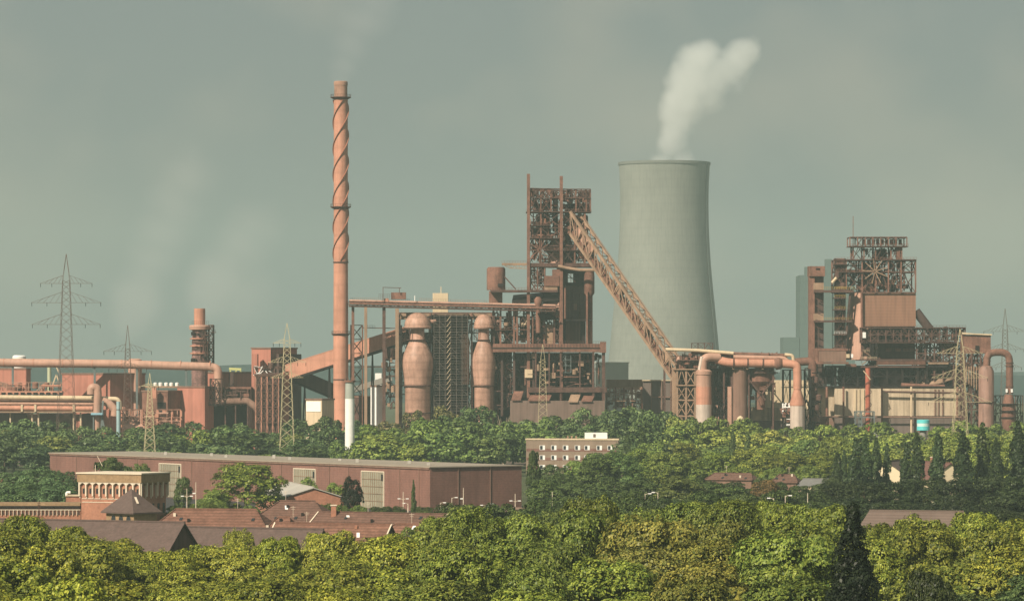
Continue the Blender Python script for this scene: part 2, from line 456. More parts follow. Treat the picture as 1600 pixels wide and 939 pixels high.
for k in range(3):                            # three helical strakes
    m = MB(); n = 150; prev = None
    for i in range(n + 1):
        z = zb_ + (zt_ - zb_) * i / n; an = 2 * PI * k / 3 + 0.5 - 2 * PI * (z - zb_) / pitch * -1
        c_, s_ = math.cos(an), math.sin(an)
        ri, ro = r0 * .97, r0 * 1.16
        ring = [(cx + ri * c_, D + ri * s_, z), (cx + ro * c_, D + ro * s_, z), (cx + ro * c_, D + ro * s_, z + .5), (cx + ri * c_, D + ri * s_, z + .5)]
        b = len(m.v); m.v += ring
        if i:
            for j in range(4): m.f.append((b - 4 + j, b + j, b + (j + 1) % 4, b - 4 + (j + 1) % 4))
        else: m.f.append((b, b + 1, b + 2, b + 3))
    m.build('spiral_fin', M('fin_paint', (0.30, 0.13, 0.085), 0.8, 0.2, 0.2), t)
# lattice stair on its right side
t2 = thing('lattice_mast', 'rust red lattice bracing mast rising beside the tall chimney', 'mast', G(556, D + 4))
frame(t2, [548, 566], [508, 530, 552, 574, 596, 618, 660, 705], D + 4, D + 9, .45, .35, .3, RUST, BROWN, x=1.0, rails=False)
ladder(t2, W(562, 690, D + 3), W(562, 512, D + 3))

# ---------------------------------------------------------------- white column in front of the trees
Dw = 1640.0
t = thing('white_column', 'bright white cylindrical column rising from the green trees', 'column', G(546.5, Dw))
k = Dw / FPX
MB().lathe(X_(546.5, Dw), Dw, [(0, 7.6 * k), (Z_(623, Dw), 7.4 * k)], 28).build('shaft', WHITE, t)
MB().lathe(X_(546.5, Dw), Dw, [(Z_(623, Dw), 7.3 * k), (Z_(600, Dw), 6.9 * k), (Z_(597, Dw), 6.6 * k)], 28).build('upper_shaft', M('grey_green_paint', (0.33, 0.36, 0.32), .7, .1, .3), t)
m = MB(); m.lathe(X_(546.5, Dw), Dw, [(Z_(597, Dw), 9 * k), (Z_(594, Dw), 9 * k)], 20)
c = m.build('cap', RUST, t)
q = MB()
for i in range(10):
    an = i * PI / 5; p = Vector((X_(546.5, Dw) + 8.5 * k * math.cos(an), Dw + 8.5 * k * math.sin(an), Z_(594, Dw))); q.bar(p, p + Vector((0, 0, 1.2)), .15)
q.build('railing', RUST, c)

# ---------------------------------------------------------------- cooling tower
Dc = 4300.0; k = Dc / FPX; cxx = X_(1038, Dc)
t = thing('cooling_tower', 'huge pale hyperbolic cooling tower behind the inclined bridge', 'cooling tower', (cxx, Dc, 0))
prof_px = [(735, 112), (660, 103), (600, 92), (565, 87), (530, 84), (500, 81), (460, 77), (420, 73), (380, 70.5), (340, 69), (300, 69), (265, 70.5), (255, 71.5)]
def tr(z):
    pts = [(Z_(a, Dc), b * k) for a, b in prof_px]
    for (z0, r_0), (z1, r_1) in zip(pts, pts[1:]):
        if z0 <= z <= z1: return r_0 + (r_1 - r_0) * (z - z0) / (z1 - z0)
    return pts[0][1] if z < pts[0][0] else pts[-1][1]
zb0, zt0 = 9.0, Z_(255, Dc)
import itertools
prof = []
for i in range(41):
    z = zb0 + (zt0 - zb0) * i / 40
    zz = [tr(max(0, min(zt0, z + dz))) for dz in (-14, -7, 0, 7, 14)]
    prof.append((z, sum(zz) / 5))
inner = [(z, r - .8) for z, r in reversed(prof)]
m = MB(); m.lathe(cxx, Dc, prof + inner + [prof[0]], 96, False, False); m.build('shell', CONC, t)
rt = prof[-1][1]
MB().lathe(cxx, Dc, [(zt0 - 2.6, rt * 1.001), (zt0 - 2.6, rt + .8), (zt0 + .6, rt + .8), (zt0 + .6, rt - 1.2), (zt0 - 3, rt - 1.2)], 96, False, False).build('rim', M('rim_concrete', (0.16, 0.17, 0.155), .9, .1, .1), t)
m = MB()                                       # slanting support legs round the foot
for i in range(36):
    a0 = 2 * PI * i / 36; a1 = 2 * PI * (i + .5) / 36; a2 = 2 * PI * (i + 1) / 36; rb = prof[0][1]
    for a in (a0, a2): m.bar((cxx + rb * 1.04 * math.cos(a), Dc + rb * 1.04 * math.sin(a), 0), (cxx + rb * math.cos(a1), Dc + rb * math.sin(a1), 9.4), 1.0)
m.build('support_legs', CONCD, t)
m = MB()                                       # ladder cage up the shell
an = R(-25)
pts = [(cxx + (r + .9) * math.cos(an), Dc + (r + .9) * math.sin(an), z) for z, r in prof]
m.tube(pts, .95, 6); m.build('ladder_cage', M('dark_ladder', (0.06, 0.07, 0.065), .8, .1, .1), t)

# ---------------------------------------------------------------- hazy power station behind
Dp = 4100.0
t = thing('power_station', 'hazy teal slab power station block behind the lift tower', 'building', G(1290, Dp))
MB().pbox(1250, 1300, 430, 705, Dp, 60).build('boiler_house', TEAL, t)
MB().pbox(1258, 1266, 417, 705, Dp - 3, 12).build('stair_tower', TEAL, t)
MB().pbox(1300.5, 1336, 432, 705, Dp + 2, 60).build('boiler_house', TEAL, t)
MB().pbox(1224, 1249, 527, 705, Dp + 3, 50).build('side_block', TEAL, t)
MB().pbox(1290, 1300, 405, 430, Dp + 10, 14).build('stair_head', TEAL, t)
t = thing('far_shed', 'faint grey box building at the foot of the cooling tower', 'building', G(955, 2700))
c = corner(930, 930.6, 982, 2700, 12); m = MB(); m.prism(cpts(c), 0, Z_(567, 2700)); m.build('wall', CONCD, t)
MB().prism(cpts(c, .6), Z_(567, 2700), Z_(565.4, 2700)).build('roof', GREYR, t)

# ---------------------------------------------------------------- blast furnace one
Df = 1850.0
f1 = thing('blast_furnace', 'rusty lattice blast furnace tower carrying the inclined bridge, beside the cooling tower', 'blast furnace', G(880, Df))
# tall twin posts
for px, top in ((825.7, 272), (877, 275.5)):
    MB().bar(W(px, 718, Df - 1), W(px, top, Df - 1), 1.5).build('mast_post', RUST, f1)
frame(f1, [829, 845, 861, 877, 900, 916, 922.5], [296, 309, 331], Df, Df + 16, .6, .5, .3, RUST, BROWN, deck=((331, 822, 924),), x=.35, seed=3)
m = MB()
for D in (Df - .5, Df + 16):
    m.truss(W(826, 309, Df) + Vector((0, D - Df, 0)), W(923, 310, Df) + Vector((0, D - Df, 0)), W(923, 296.5, Df) + Vector((0, D - Df, 0)), W(826, 294.5, Df) + Vector((0, D - Df, 0)), 13, .35, .22)
m.build('crane_girder', BROWN, f1)
frame(f1, [826, 845, 877, 898, 914], [331, 356, 384, 413], Df, Df + 16, .7, .4, .35, RUST, BROWN, deck=((352, 828, 860), (372, 826, 877), (391, 850, 914)), x=.5, seed=8)
# wagon wheel of braces
m = MB(); hub = W(843, 391, Df - .8)
for i in range(12):
    a = PI * 2 * i / 12; m.bar(hub, hub + Vector((math.cos(a) * 4.8, 0, math.sin(a) * 6)), .3)
m.build('radial_braces', RUST, f1)
# furnace throat and bell hoppers inside the tower
cx = X_(870, Df + 7)
MB().lathe(cx, Df + 8, [(Z_(418, Df), 4.6), (Z_(398, Df), 4.2), (Z_(388, Df), 2.9), (Z_(374, Df), 2.4), (Z_(371, Df), 1.2)], 24).build('throat_hopper', SALMON2, f1)
MB().lathe(X_(855, Df), Df + 8, [(Z_(372, Df), 1.4), (Z_(345, Df), 1.4)], 16).build('uptake_pipe', BLUE, f1)
MB().lathe(X_(868, Df), Df + 9, [(Z_(360, Df), 1.3), (Z_(305, Df), 1.3)], 16).build('uptake_pipe', DARK, f1)
MB().lathe(X_(891, Df), Df + 8, [(Z_(345, Df), 2.6), (Z_(324, Df), 2.6), (Z_(318, Df), 1.6)], 20).build('hopper', DARK, f1)
for (a, b, pa, pb, dd) in ((880, 917, 336, 350, 6), (833, 850, 318, 330, 6), (896, 921, 318, 330, 9), (880, 892, 360, 376, 3)):
    MB().pbox(a, b, pa, pb, Df + dd, 6).build('machine_house', DARKR, f1)
clutter(f1, 828, 920, 298, 330, Df + 2, Df + 14, 11, 40, 22, 50, (BROWN, RUST, BROWN))
clutter(f1, 828, 878, 334, 410, Df + 1, Df + 15, 12, 60, 26, 80, (RUST, DARK, RUST))
clutter(f1, 880, 918, 336, 410, Df + 4, Df + 15, 13, 60, 34, 80, (BROWN, DARK, BROWN))
m = MB()
m.pbox(838, 858, 338, 374, Df + 14.5, .3)
for i in range(7): m.pbox(838, 858, 338 + i * 5.5, 339 + i * 5.5, Df + 14, .5)
m.build('louvre', BLUE, f1)
# dark panels put in as shade, with ducts and drums filling the tower
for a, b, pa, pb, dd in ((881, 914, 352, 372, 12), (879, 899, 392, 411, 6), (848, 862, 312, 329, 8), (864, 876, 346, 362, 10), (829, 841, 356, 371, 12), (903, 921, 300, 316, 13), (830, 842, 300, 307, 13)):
    MB().pbox(a, b, pa, pb, Df + dd, 3).build('shade_panel', DARK, f1)
for p, q, r_ in (((832, 405), (858, 352), 1.1), ((900, 405), (872, 350), 1.3), ((842, 330), (862, 372), .9), ((886, 411), (912, 360), .9), ((880, 345), (905, 318), .8), ((868, 411), (845, 376), .8)):
    MB().tube(smooth_path([W(p[0], p[1], Df + 5), W((p[0] + q[0]) / 2, p[1], Df + 6) * .5 + W((p[0] + q[0]) / 2, q[1], Df + 6) * .5, W(q[0], q[1], Df + 7)], 2, 4), r_, 10).build('slanting_duct', RUST, f1)
for px, pa, pb, r_ in ((849, 340, 352, 1.7), (889, 352, 368, 1.9), (910, 388, 405, 1.6), (836, 380, 392, 1.5), (866, 300, 312, 1.5), (912, 335, 346, 1.3)):
    z0, z1 = Z_(pb, Df), Z_(pa, Df); MB().lathe(X_(px, Df), Df + 3, [(z0, r_ * .4), (z0 + .9, r_), (z1 - .7, r_), (z1, r_ * .5)], 16).build('drum', SALMON if px in (849, 910) else RUST, f1)
# crown platform and its left arm
MB().pbox(826, 930, 411, 417, Df - 1, 20).build('deck', BROWN, f1)
o = MB().pbox(784, 826, 411, 414, Df + 1, 9).build('deck', TAN, f1)
q = MB(); q.rail(W(784, 411, Df + 1.1), W(826, 411, Df + 1.1), 10); q.build('railing', RUST, o)
m = MB(); m.truss(W(786, 414, Df + 1), W(826, 414, Df + 1), W(826, 420, Df + 1), W(796, 419, Df + 1), 5, .3); m.build('cantilever_bracket', TAN, f1)
MB().tube([W(872, 416, Df - 3), W(886, 419, Df - 3), W(905, 422, Df - 5), W(948, 422.5, Df - 7)], .8, 10).build('gas_pipe', TAN, f1)
# neck tower below the crown
frame(f1, [829, 840, 851], [413, 426, 440, 455], Df, Df + 10, .6, .4, .35, RUST, BROWN, x=.9, seed=4, rails=False)
clutter(f1, 828, 852, 416, 455, Df + 1, Df + 9, 15, 14, 8, 20, (RUST, BROWN, TAN))
MB().pbox(851, 874, 431, 447, Df - 2, 9).build('control_cabin', RUST, f1)
MB().pbox(851, 871, 448, 455.5, Df - 1.5, 8).build('control_cabin', TAN, f1)
MB().pbox(863, 875, 421, 431, Df - 1, 7).build('control_cabin', RUST, f1)
o = MB().pbox(766, 872, 453, 456.5, Df - 3, 12).build('deck', BROWN, f1)
q = MB(); q.rail(W(790, 453, Df - 2.9), W(850, 453, Df - 2.9), 12); q.build('railing', RUST, o)
# dark shaft house on the right: cladding with an open window through the head
Dd = Df + 2
cu = corner(872, 875, 926, Dd - 2, 38)
for a, b, pa, pb in ((0, .24, 419, 446), (.5, 1, 419, 446), (.24, .5, 419, 427), (.24, .5, 441, 446)):
    MB().obox(cu['C'], cu['uR'], cu['nR'], cu['LR'] * a, cu['LR'] * b, Z_(pb, Df), Z_(pa, Df), -2, 0).build('upper_cladding', DARK, f1)
m = MB(); m.bar(W(886, 434, Dd), W(899, 434, Dd), .3); m.bar(W(892, 427, Dd), W(892, 441, Dd), .3); m.bar(W(886, 427, Dd), W(899, 441, Dd), .25)
m.build('window_bars', BROWN, f1)
cs = corner(848, 875, 917, Dd - 1, 38); MB().prism(cpts(cs), Z_(498, Df), Z_(446, Df)).build('shaft_wall', DARKR, f1)
m = MB()
for f_ in (.2, .45, .7, .93): m.obox(cs['C'], cs['uR'], cs['nR'], cs['LR'] * f_, cs['LR'] * f_ + .35, Z_(498, Df), Z_(446, Df), .01, .3)
for py in (458, 472, 485): m.obox(cs['C'], cs['uR'], cs['nR'], 0, cs['LR'], Z_(py, Df), Z_(py - 1, Df), .31, .5)
m.build('wall_ribs', BROWN, f1)
MB().obox(cs['C'], cs['uR'], cs['nR'], cs['LR'] * .5, cs['LR'] * .62, Z_(484, Df), Z_(474, Df), .02, .2).build('hatch', RUST, f1)
MB().tube([W(883, 498, Df - 3), W(883, 450, Df - 3)], .45, 8).build('drain_pipe', RUST, f1)
MB().pbox(880, 884, 498, 540, Dd + 1, 10).build('column', DARK, f1)
cl = corner(879, 884, 907, Dd + 5, 38); MB().prism(cpts(cl), Z_(540, Df), Z_(498, Df)).build('lower_wall', MAUVE, f1)
MB().pbox(907, 915, 498, 540, Dd + 5, 6).build('column', DARK, f1)
MB().lathe(X_(921, Df), Df + 3, [(Z_(540, Df), 1.6), (Z_(462, Df), 1.6), (Z_(458, Df), 2.5), (Z_(432, Df), 2.5), (Z_(420, Df), 2.2)], 18).build('downcomer', RUST, f1)
for px in (876, 917): MB().bar(W(px, 540, Df), W(px, 455, Df), .9).build('column', RUST, f1)
MB().pbox(873, 926, 499, 501.5, Df, 16).build('deck', DARK, f1)
# middle block: dark sloping roofs, pale cladding
m = MB(); m.slab([W(800, 470, Df), W(873, 462, Df), W(873, 455, Df + 18), W(802, 461, Df + 18)], 2.2); m.build('sloping_roof', DARK, f1)
MB().obox(cs['C'], cs['uL'], cs['nL'], .3, cs['LL'], Z_(495, Df), Z_(472, Df), .01, .3).build('pale_wall', SALMON2, f1)  # sunlit left face of the shaft block, put into a paler colour
MB().pbox(850, 864, 507, 538, Df + 1, 10).build('pale_wall', TAN, f1)
MB().lathe(X_(853, Df), Df - 2, [(Z_(489, Df), .1), (Z_(487, Df), .9), (Z_(480, Df), .9), (Z_(478, Df), .5)], 12).build('white_tank', WHITE, f1)
MB().lathe(X_(841, Df), Df - 2.5, [(Z_(520, Df), 1.2), (Z_(478, Df), 1.3), (Z_(474, Df), 1.9), (Z_(468, Df), 1.9), (Z_(464, Df), 1.0)], 14).build('cyclone', RUST, f1)
MB().slab([W(840, 489, Df - 4), W(858, 489, Df - 4), W(874, 498, Df - 4), W(846, 499, Df - 4)], .5).build('canopy', BROWN, f1)
frame(f1, [771, 782, 803, 808, 826, 832, 850, 866, 875], [478, 495, 515, 538], Df, Df + 14, .9, .45, .3, RUST, BROWN, deck=((497, 836, 875), (515, 771, 800)), x=.2, seed=21)
MB().pbox(789, 801, 497, 534, Df + 9, 2).build('dark_panel', DARK, f1)
MB().pbox(812, 824, 495, 532, Df + 9, 2).build('dark_panel', DARK, f1)
MB().pbox(770, 781, 494, 534, Df + 4, 8).build('dark_panel', DARKR, f1)
MB().pbox(866, 874, 500, 536, Df + 4, 8).build('dark_panel', DARK, f1)
MB().pbox(829, 849, 499, 537, Df + 7, 4).build('dark_panel', DARK, f1)
MB().tube(smooth_path([W(815, 507, Df + 2), W(822, 507, Df + 2), W(823, 496, Df + 2)], 2, 5), .7, 10).build('bent_pipe', CREAM, f1)
clutter(f1, 784, 875, 480, 536, Df + 1, Df + 8, 22, 60, 26, 40, (RUST, TAN, BROWN))
clutter(f1, 832, 852, 498, 536, Df - 1, Df + 5, 23, 20, 8, 12, (DARK, BROWN, BROWN))
# tank house on the left shoulder
MB().lathe(X_(775, Df), Df + 6, [(Z_(453, Df), 4.5), (Z_(420, Df), 4.5), (Z_(417, Df), 3.9)], 28).build('water_tank', RUST, f1)
MB().pbox(764, 785, 455, 476, Df + 2, 8).build('tank_stand', RUST, f1)
m = MB(); m.bar(W(788, 432, Df + 3), W(806, 452, Df + 3), .6); m.rail(W(766, 453, Df - 2), W(790, 453, Df - 2), 6); m.build('stair_flight', BROWN, f1)
MB().pbox(778, 786, 443, 448, Df + 1.2, 1).build('tank_door', DARK, f1)
# casting deck
for a, b, mt in ((537, 543, RUST), (543.1, 545.2, DARK), (545.3, 550, RUST)):
    MB().pbox(770, 947, a, b, Df - 6, 24).build('casting_deck', mt, f1)
m = MB(); m.rail(W(790, 537, Df - 5.9), W(947, 537, Df - 5.9), 40, 1.2)
for i in range(30): m.pbox(800 + i * 4.8, 800.8 + i * 4.8, 537.5, 543, Df - 6.2, .2)
m.build('deck_railing', BROWN, f1)
MB().pbox(938, 947, 534, 551, Df - 7, 8).build('deck_corner', RUST, f1)
for px, w in ((943, 1.5), (837, .7), (858, .6), (876, .8), (906, .7), (927, 1.1)):
    MB().bar(W(px, 640, Df - 5), W(px, 549, Df - 5), w).build('column', BROWN, f1)
    MB().bar(W(px, 640, Df + 14), W(px, 549, Df + 14), w).build('column', DARK, f1)
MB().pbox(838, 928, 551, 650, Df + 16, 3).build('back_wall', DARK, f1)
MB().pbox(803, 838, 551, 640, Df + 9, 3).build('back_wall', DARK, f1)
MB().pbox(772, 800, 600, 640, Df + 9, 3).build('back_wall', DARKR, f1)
MB().pbox(825, 948, 605, 613, Df - 6, 22).build('lower_deck', BROWN, f1)
MB().lathe(X_(893, Df), Df + 6, [(Z_(606, Df), 6), (Z_(588, Df), 6.5), (Z_(572, Df), 5)], 20).build('furnace_hearth', DARK, f1)
clutter(f1, 806, 938, 553, 605, Df + 1, Df + 14, 31, 60, 34, 60, (RUST, DARK, BROWN))
clutter(f1, 806, 926, 552, 604, Df - 3, Df + 2, 34, 16, 10, 26, (BROWN, TAN, DARK))
clutter(f1, 838, 926, 575, 604, Df - 4, Df + 4, 32, 12, 12, 10, (RUST, TAN, BROWN))
frame(f1, [877, 884, 892], [553, 562, 571, 582], Df - 4, Df, .3, .25, .2, BLUE, BLUE, x=.3, rails=False)
MB().pbox(820, 832, 577, 590, Df - 3, 5).build('pale_cabin', CREAM, f1)
MB().pbox(858, 868, 582, 591, Df - 4, 3).build('pale_cabin', TAN, f1)
for px in (803, 784, 833): MB().pbox(px - 1.5, px + 2, 549, 650, Df - 2, 2).build('dark_column', DARKR, f1)  # dark rust colour, so these columns stand out less
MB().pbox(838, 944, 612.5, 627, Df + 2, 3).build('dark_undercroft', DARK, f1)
for a, b, pa, pb in ((787, 800, 565, 577), (786, 801, 580, 598)):
    MB().pbox(a, b, pa, pb, Df + 7, 3).build('grey_panel', CONCD, f1)
clutter(f1, 772, 803, 552, 640, Df - 1, Df + 6, 33, 30, 8, 40, (BROWN, DARK, BROWN))
MB().pbox(797, 945, 626, 690, Df - 9, 28).build('base_wall', M('grey_brown_sheet', (0.20, 0.14, 0.115), .85, .2, .05, .3, brick=(3, 'xy', .1)), f1)
for a, b, pa, pb in ((799, 818, 611, 624), (825, 862, 617, 625), (888, 907, 616, 627), (908, 929, 618, 626)):
    MB().slab([W(a, pb, Df - 10), W(b - 4, pb, Df - 10), W(b, pa, Df - 5), W(a + 4, pa, Df - 5)], .5).build('lean_to_roof', RUST if a != 888 else TAN, f1)

# ---------------------------------------------------------------- inclined skip bridge
f = thing('skip_bridge', 'tan lattice skip bridge climbing steeply from the bunkers to the furnace top', 'conveyor bridge', G(1052, 1805))
A0 = W(891, 331, 1848); B0 = W(1055.5, 571, 1806)      # near top chord
hd = Vector((B0.x - A0.x, B0.y - A0.y, 0)).normalized(); pr = Vector((-hd.y, hd.x, 0)) * 6.0
if pr.y < 0: pr = -pr
dn = Vector((0, 0, -10.6))
A1, B1 = A0 + dn, B0 + dn * .8
nb = 17
m = MB(); m.truss(A0, B0, B1, A1, nb, 1.15, .42); m.build('near_truss', TAN, f)
m = MB(); m.truss(A0 + pr, B0 + pr, B1 + pr, A1 + pr, nb, 1.05, .42, flip=True); m.build('far_truss', TAN, f)
m = MB()
for P, Q in ((A0, B0), (A1, B1)):
    for i in range(nb + 1): a = P.lerp(Q, i / nb); m.bar(a, a + pr, .4)
    for i in range(nb): m.bar(P.lerp(Q, i / nb), P.lerp(Q, (i + 1) / nb) + pr, .25)
m.build('cross_bracing', RUST, f)
m = MB()
for e in (.25, .75):
    m.bar(A1 + pr * e + Vector((0, 0, 1.2)), B1 + pr * e + Vector((0, 0, 1.2)), .6, .9)
m.slab([A1 + pr * .15 + Vector((0, 0, .8)), A1 + pr * .85 + Vector((0, 0, .8)), B1 + pr * .85 + Vector((0, 0, .8)), B1 + pr * .15 + Vector((0, 0, .8))], .3)
m.build('skip_track', RUST, f)
u = (B0 - A0).normalized()
for s in (0.06, .115, .17, .45, .70, .9):
    m = MB(); c0 = A1.lerp(B1, s) + pr * .5 + Vector((0, 0, 5.0)); m.bar(c0 - u * 2.0, c0 + u * 2.0, 3.6, 3.4)
    m.build('sheet_cover', SALMON2 if s < .2 else TAN, f)
m = MB()
for i in range(60):
    a = A0.lerp(B0, i / 60) + pr + Vector((0, 0, .5)); m.bar(a, a + Vector((0, 0, 1.2)), .1)
m.bar(A0 + pr + Vector((0, 0, 1.7)), B0 + pr + Vector((0, 0, 1.7)), .14)
m.build('walkway_railing', TAN, f)
for px in (1053,):
    for dy in (0, 7): MB().bar(W(px, 705, 1806 + dy), W(px, 574, 1806 + dy), 1.9 - dy * .1).build('leg', TAN, f)
for i, s in enumerate((.86, .93)):
    a = A1.lerp(B1, s) + pr * .5; MB().bar((a.x, a.y, 0), a, 1.0).build('leg', BROWN, f)

# ---------------------------------------------------------------- hot blast stoves
def stove(px, D, lab, rm, top, rd):
    k = D / FPX
    t = thing('hot_stove', lab, 'hot stove', G(px, D), 'hot blast stoves')
    cx = X_(px, D)
    pr_ = [(0, .80), (Z_(604, D), .82), (Z_(602, D), .86), (Z_(598, D), .86), (Z_(584, D), .93), (Z_(573, D), 1.0), (Z_(563, D), 1.0), (Z_(554, D), .93), (Z_(541, D), .68), (Z_(530, D), .48), (Z_(520, D), .44), (Z_(512, D), .44)]
    MB().lathe(cx, D, [(z, q * rm * k) for z, q in pr_], 40).build('shell', STOVE, t)
    for py, q in ((602.5, .90), (645, .85)):
        MB().lathe(cx, D, [(Z_(py + 1, D), q * rm * k - .3), (Z_(py + .8, D), q * rm * k + .35), (Z_(py - .8, D), q * rm * k + .35), (Z_(py - 1, D), q * rm * k - .3)], 36, False, False).build('ring', BROWN, t)
    h = [(Z_(514, D), rd * .97 * k), (Z_(512, D), rd * 1.06 * k), (Z_(510.5, D), rd * 1.06 * k), (Z_(510, D), rd * k)]
    for i in range(1, 9):
        a = PI / 2 * i / 8; h.append((Z_(510, D) + rd * k * math.sin(a) * (510 - top) / rd, max(.02, rd * k * math.cos(a))))
    MB().lathe(cx, D, h, 36).build('dome', STOVE, t)
    m = MB()
    for i in range(5):
        a = 2 * PI * i / 5 + .2; p = Vector((cx + rd * .85 * k * math.cos(a), D + rd * .85 * k * math.sin(a), 0)); m.bar(p + Vector((0, 0, Z_(531, D))), p + Vector((0, 0, Z_(513, D))), .3)
    m.build('dome_support', BROWN, t)
    m = MB(); m.lathe(cx, D, [(Z_(532, D), rm * .62 * k), (Z_(531.3, D), rm * .70 * k), (Z_(530.6, D), rm * .70 * k)], 28); m.build('gallery', BROWN, t)
    ladder(t, (cx - rm * k * 1.02, D - 2, Z_(660, D)), (cx - rm * k * 1.02, D - 2, Z_(532, D)), .7)
    m = MB(); a = (cx + rm * .8 * k, D + 1, Z_(503, D)); m.tube([a, (a[0] + 2.6, D + 2, Z_(502, D))], 1.0, 10); m.build('side_nozzle', STOVE, t)
stove(652.5, Df, 'wider bottle shaped salmon stove with domed cap by the scaffold', 24.5, 488, 21)
stove(756, Df, 'slimmer bottle shaped stove with domed cap by the scaffold', 18.5, 490, 15.5)
# dark stove house behind
t = thing('stove_house', 'dark steel framed house behind the two bottle shaped stoves', 'building', G(700, Df + 14))
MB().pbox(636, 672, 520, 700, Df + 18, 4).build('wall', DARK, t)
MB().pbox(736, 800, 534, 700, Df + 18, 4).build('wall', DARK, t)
MB().pbox(624, 768, 488, 499, Df + 12, 8).build('upper_wall', TAN, t)
frame(t, [624, 636, 672, 678, 730, 737, 768, 778], [489, 520, 552, 584, 616, 655, 700], Df + 10, Df + 17, .8, .5, .3, RUST, BROWN, deck=((520, 624, 676), (520, 732, 778)), x=.3, seed=5)
clutter(t, 625, 676, 520, 640, Df + 10, Df + 17, 41, 30, 10, 40, (BROWN, DARK, BROWN))
clutter(t, 730, 800, 500, 640, Df + 10, Df + 17, 42, 40, 16, 50, (BROWN, TAN, BROWN))
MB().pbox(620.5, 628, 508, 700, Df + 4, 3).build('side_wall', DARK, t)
# scaffold stair tower between the stoves
t = thing('scaffold_tower', 'dark tube scaffold with zigzag stairs between the two stoves', 'scaffold', G(705, Df + 1))
xs = [678 + i * 8.8 for i in range(7)]
m = MB()
for D in (Df - 1, Df + 2.2, Df + 5.4):
    for px in xs: m.bar(W(px, 700, Df) + Vector((0, D - Df, 0)), W(px, 492, Df) + Vector((0, D - Df, 0)), .2)
m.build('standards', M('scaffold_tube', (0.13, 0.11, 0.095), .7, .3, .3), t)
m = MB(); b2 = MB(); nl = 25
for i in range(nl):
    py = 494 + i * 8.2
    z = Z_(py, Df)
    for D in (Df - 1, Df + 5.4): m.bar((X_(678, Df), D, z), (X_(731, Df), D, z), .18); m.bar((X_(678, Df), D, z + 1.1), (X_(731, Df), D, z + 1.1), .12)
    b2.box(X_(678, Df), X_(731, Df), Df - .9, Df + 5.3, z - .12, z - .02)
m.build('ledgers', M('scaffold_tube', (0, 0, 0)), t); b2.build('planks', BROWN, t)
m = MB()
for i in range(nl - 1):
    za, zb = Z_(494 + i * 8.2, Df), Z_(494 + (i + 1) * 8.2, Df)
    m.bar((X_(698, Df), Df - 1.2, zb), (X_(704, Df), Df - 1.2, za), .5, .2)
m.build('stair_flights', CREAM, t)
m = MB(); r = random.Random(9)
for i in range(40):
    j = r.randrange(nl - 1); q = r.randrange(6); m.bar((X_(xs[q], Df), Df - 1, Z_(494 + j * 8.2, Df)), (X_(xs[q + 1], Df), Df - 1, Z_(494 + (j + 1) * 8.2, Df)), .13)
m.build('bracing', M('scaffold_tube', (0, 0, 0)), t)
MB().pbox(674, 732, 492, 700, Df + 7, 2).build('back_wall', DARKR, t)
MB().lathe(X_(726, Df), Df + 4, [(Z_(600, Df), 2.2), (Z_(530, Df), 2.2), (Z_(520, Df), 1.4)], 14).build('inner_vessel', SALMON2, t)

# ---------------------------------------------------------------- high pipe gallery
t = thing('pipe_gallery', 'long horizontal pipe gallery on posts above the stoves', 'pipe bridge', G(620, Df - 3))
Dg = Df - 3
m = MB(); m.truss(W(545, 478, Dg), W(868, 486, Dg), W(868, 479, Dg), W(545, 471, Dg), 50, .7, .3); m.truss(W(545, 478, Dg + 6), W(868, 486, Dg + 6), W(868, 479, Dg + 6), W(545, 471, Dg + 6), 50, .7, .3)
m.build('girder', BROWN, t)
MB().slab([W(545, 478, Dg), W(868, 486, Dg), W(868, 486, Dg + 6), W(545, 478, Dg + 6)], .5).build('floor', DARK, t)
MB().tube([W(546, 470.5, Dg + 1), W(868, 478, Dg + 1)], .8, 10).build('main_pipe', SALMON2, t)
MB().tube([W(546, 474.5, Dg - .6), W(868, 482, Dg - .6)], .55, 10).build('small_pipe', RUST, t)
m = MB(); m.rail(W(548, 469, Dg + 5), W(640, 471, Dg + 5), 30, 1.2); m.rail(W(655, 470, Dg), W(768, 474, Dg), 30, 1.2); m.build('railing', TAN, t)
for px, top, bot, mt, w, dd in ((551.5, 479, 700, RUST, 1.3, 3), (571.5, 480, 700, TAN, 1.4, 0), (600, 481, 700, BROWN, 1.5, 2), (620.5, 482, 705, TAN, 1.7, -1), (771, 487, 700, BROWN, 1.2, 3)):
    MB().bar(W(px, bot, Dg + dd), W(px, top, Dg + dd), w).build('post', mt, t)
MB().pbox(600, 607, 466, 476, Dg, 3).build('valve_box', SALMON, t)
MB().pbox(611, 634, 457, 467.5, Dg, 5).build('cabin', RUST, t)
m = MB(); m.bar(W(598.5, 474, Dg - 1), W(598.5, 449, Dg - 1), .3); m.bar(W(598, 449, Dg - 1), W(627, 450, Dg - 1), .3); m.bar(W(624, 450, Dg - 1), W(624, 458, Dg - 1), .3)
m.rail(W(592, 466, Dg - 1), W(614, 466, Dg - 1), 8, 2); m.build('davit', BROWN, t)
MB().bar(W(648, 470, Dg - 1), W(648, 462, Dg - 1), .35).build('vent', WHITE, t)
m = MB(); m.bar(W(566, 512, Dg + 4), W(622, 513, Dg + 4), .4); m.bar(W(566, 573, Dg + 4), W(622, 573, Dg + 4), .5); m.rail(W(566, 512, Dg + 4), W(586, 512, Dg + 4), 5); m.build('tie_beams', BROWN, t)
clutter(t, 601, 622, 545, 640, Dg + 1, Dg + 12, 51, 30, 14, 26, (BROWN, TAN, BROWN))
MB().pbox(600, 618, 550, 562, Dg + 8, 3).build('machine_house', RUST, t)
MB().lathe(X_(610, Df), Df + 4, [(Z_(560, Df), 2.0), (Z_(548, Df), 2.6), (Z_(544, Df), 2.6)], 14).build('hopper', BROWN, t)
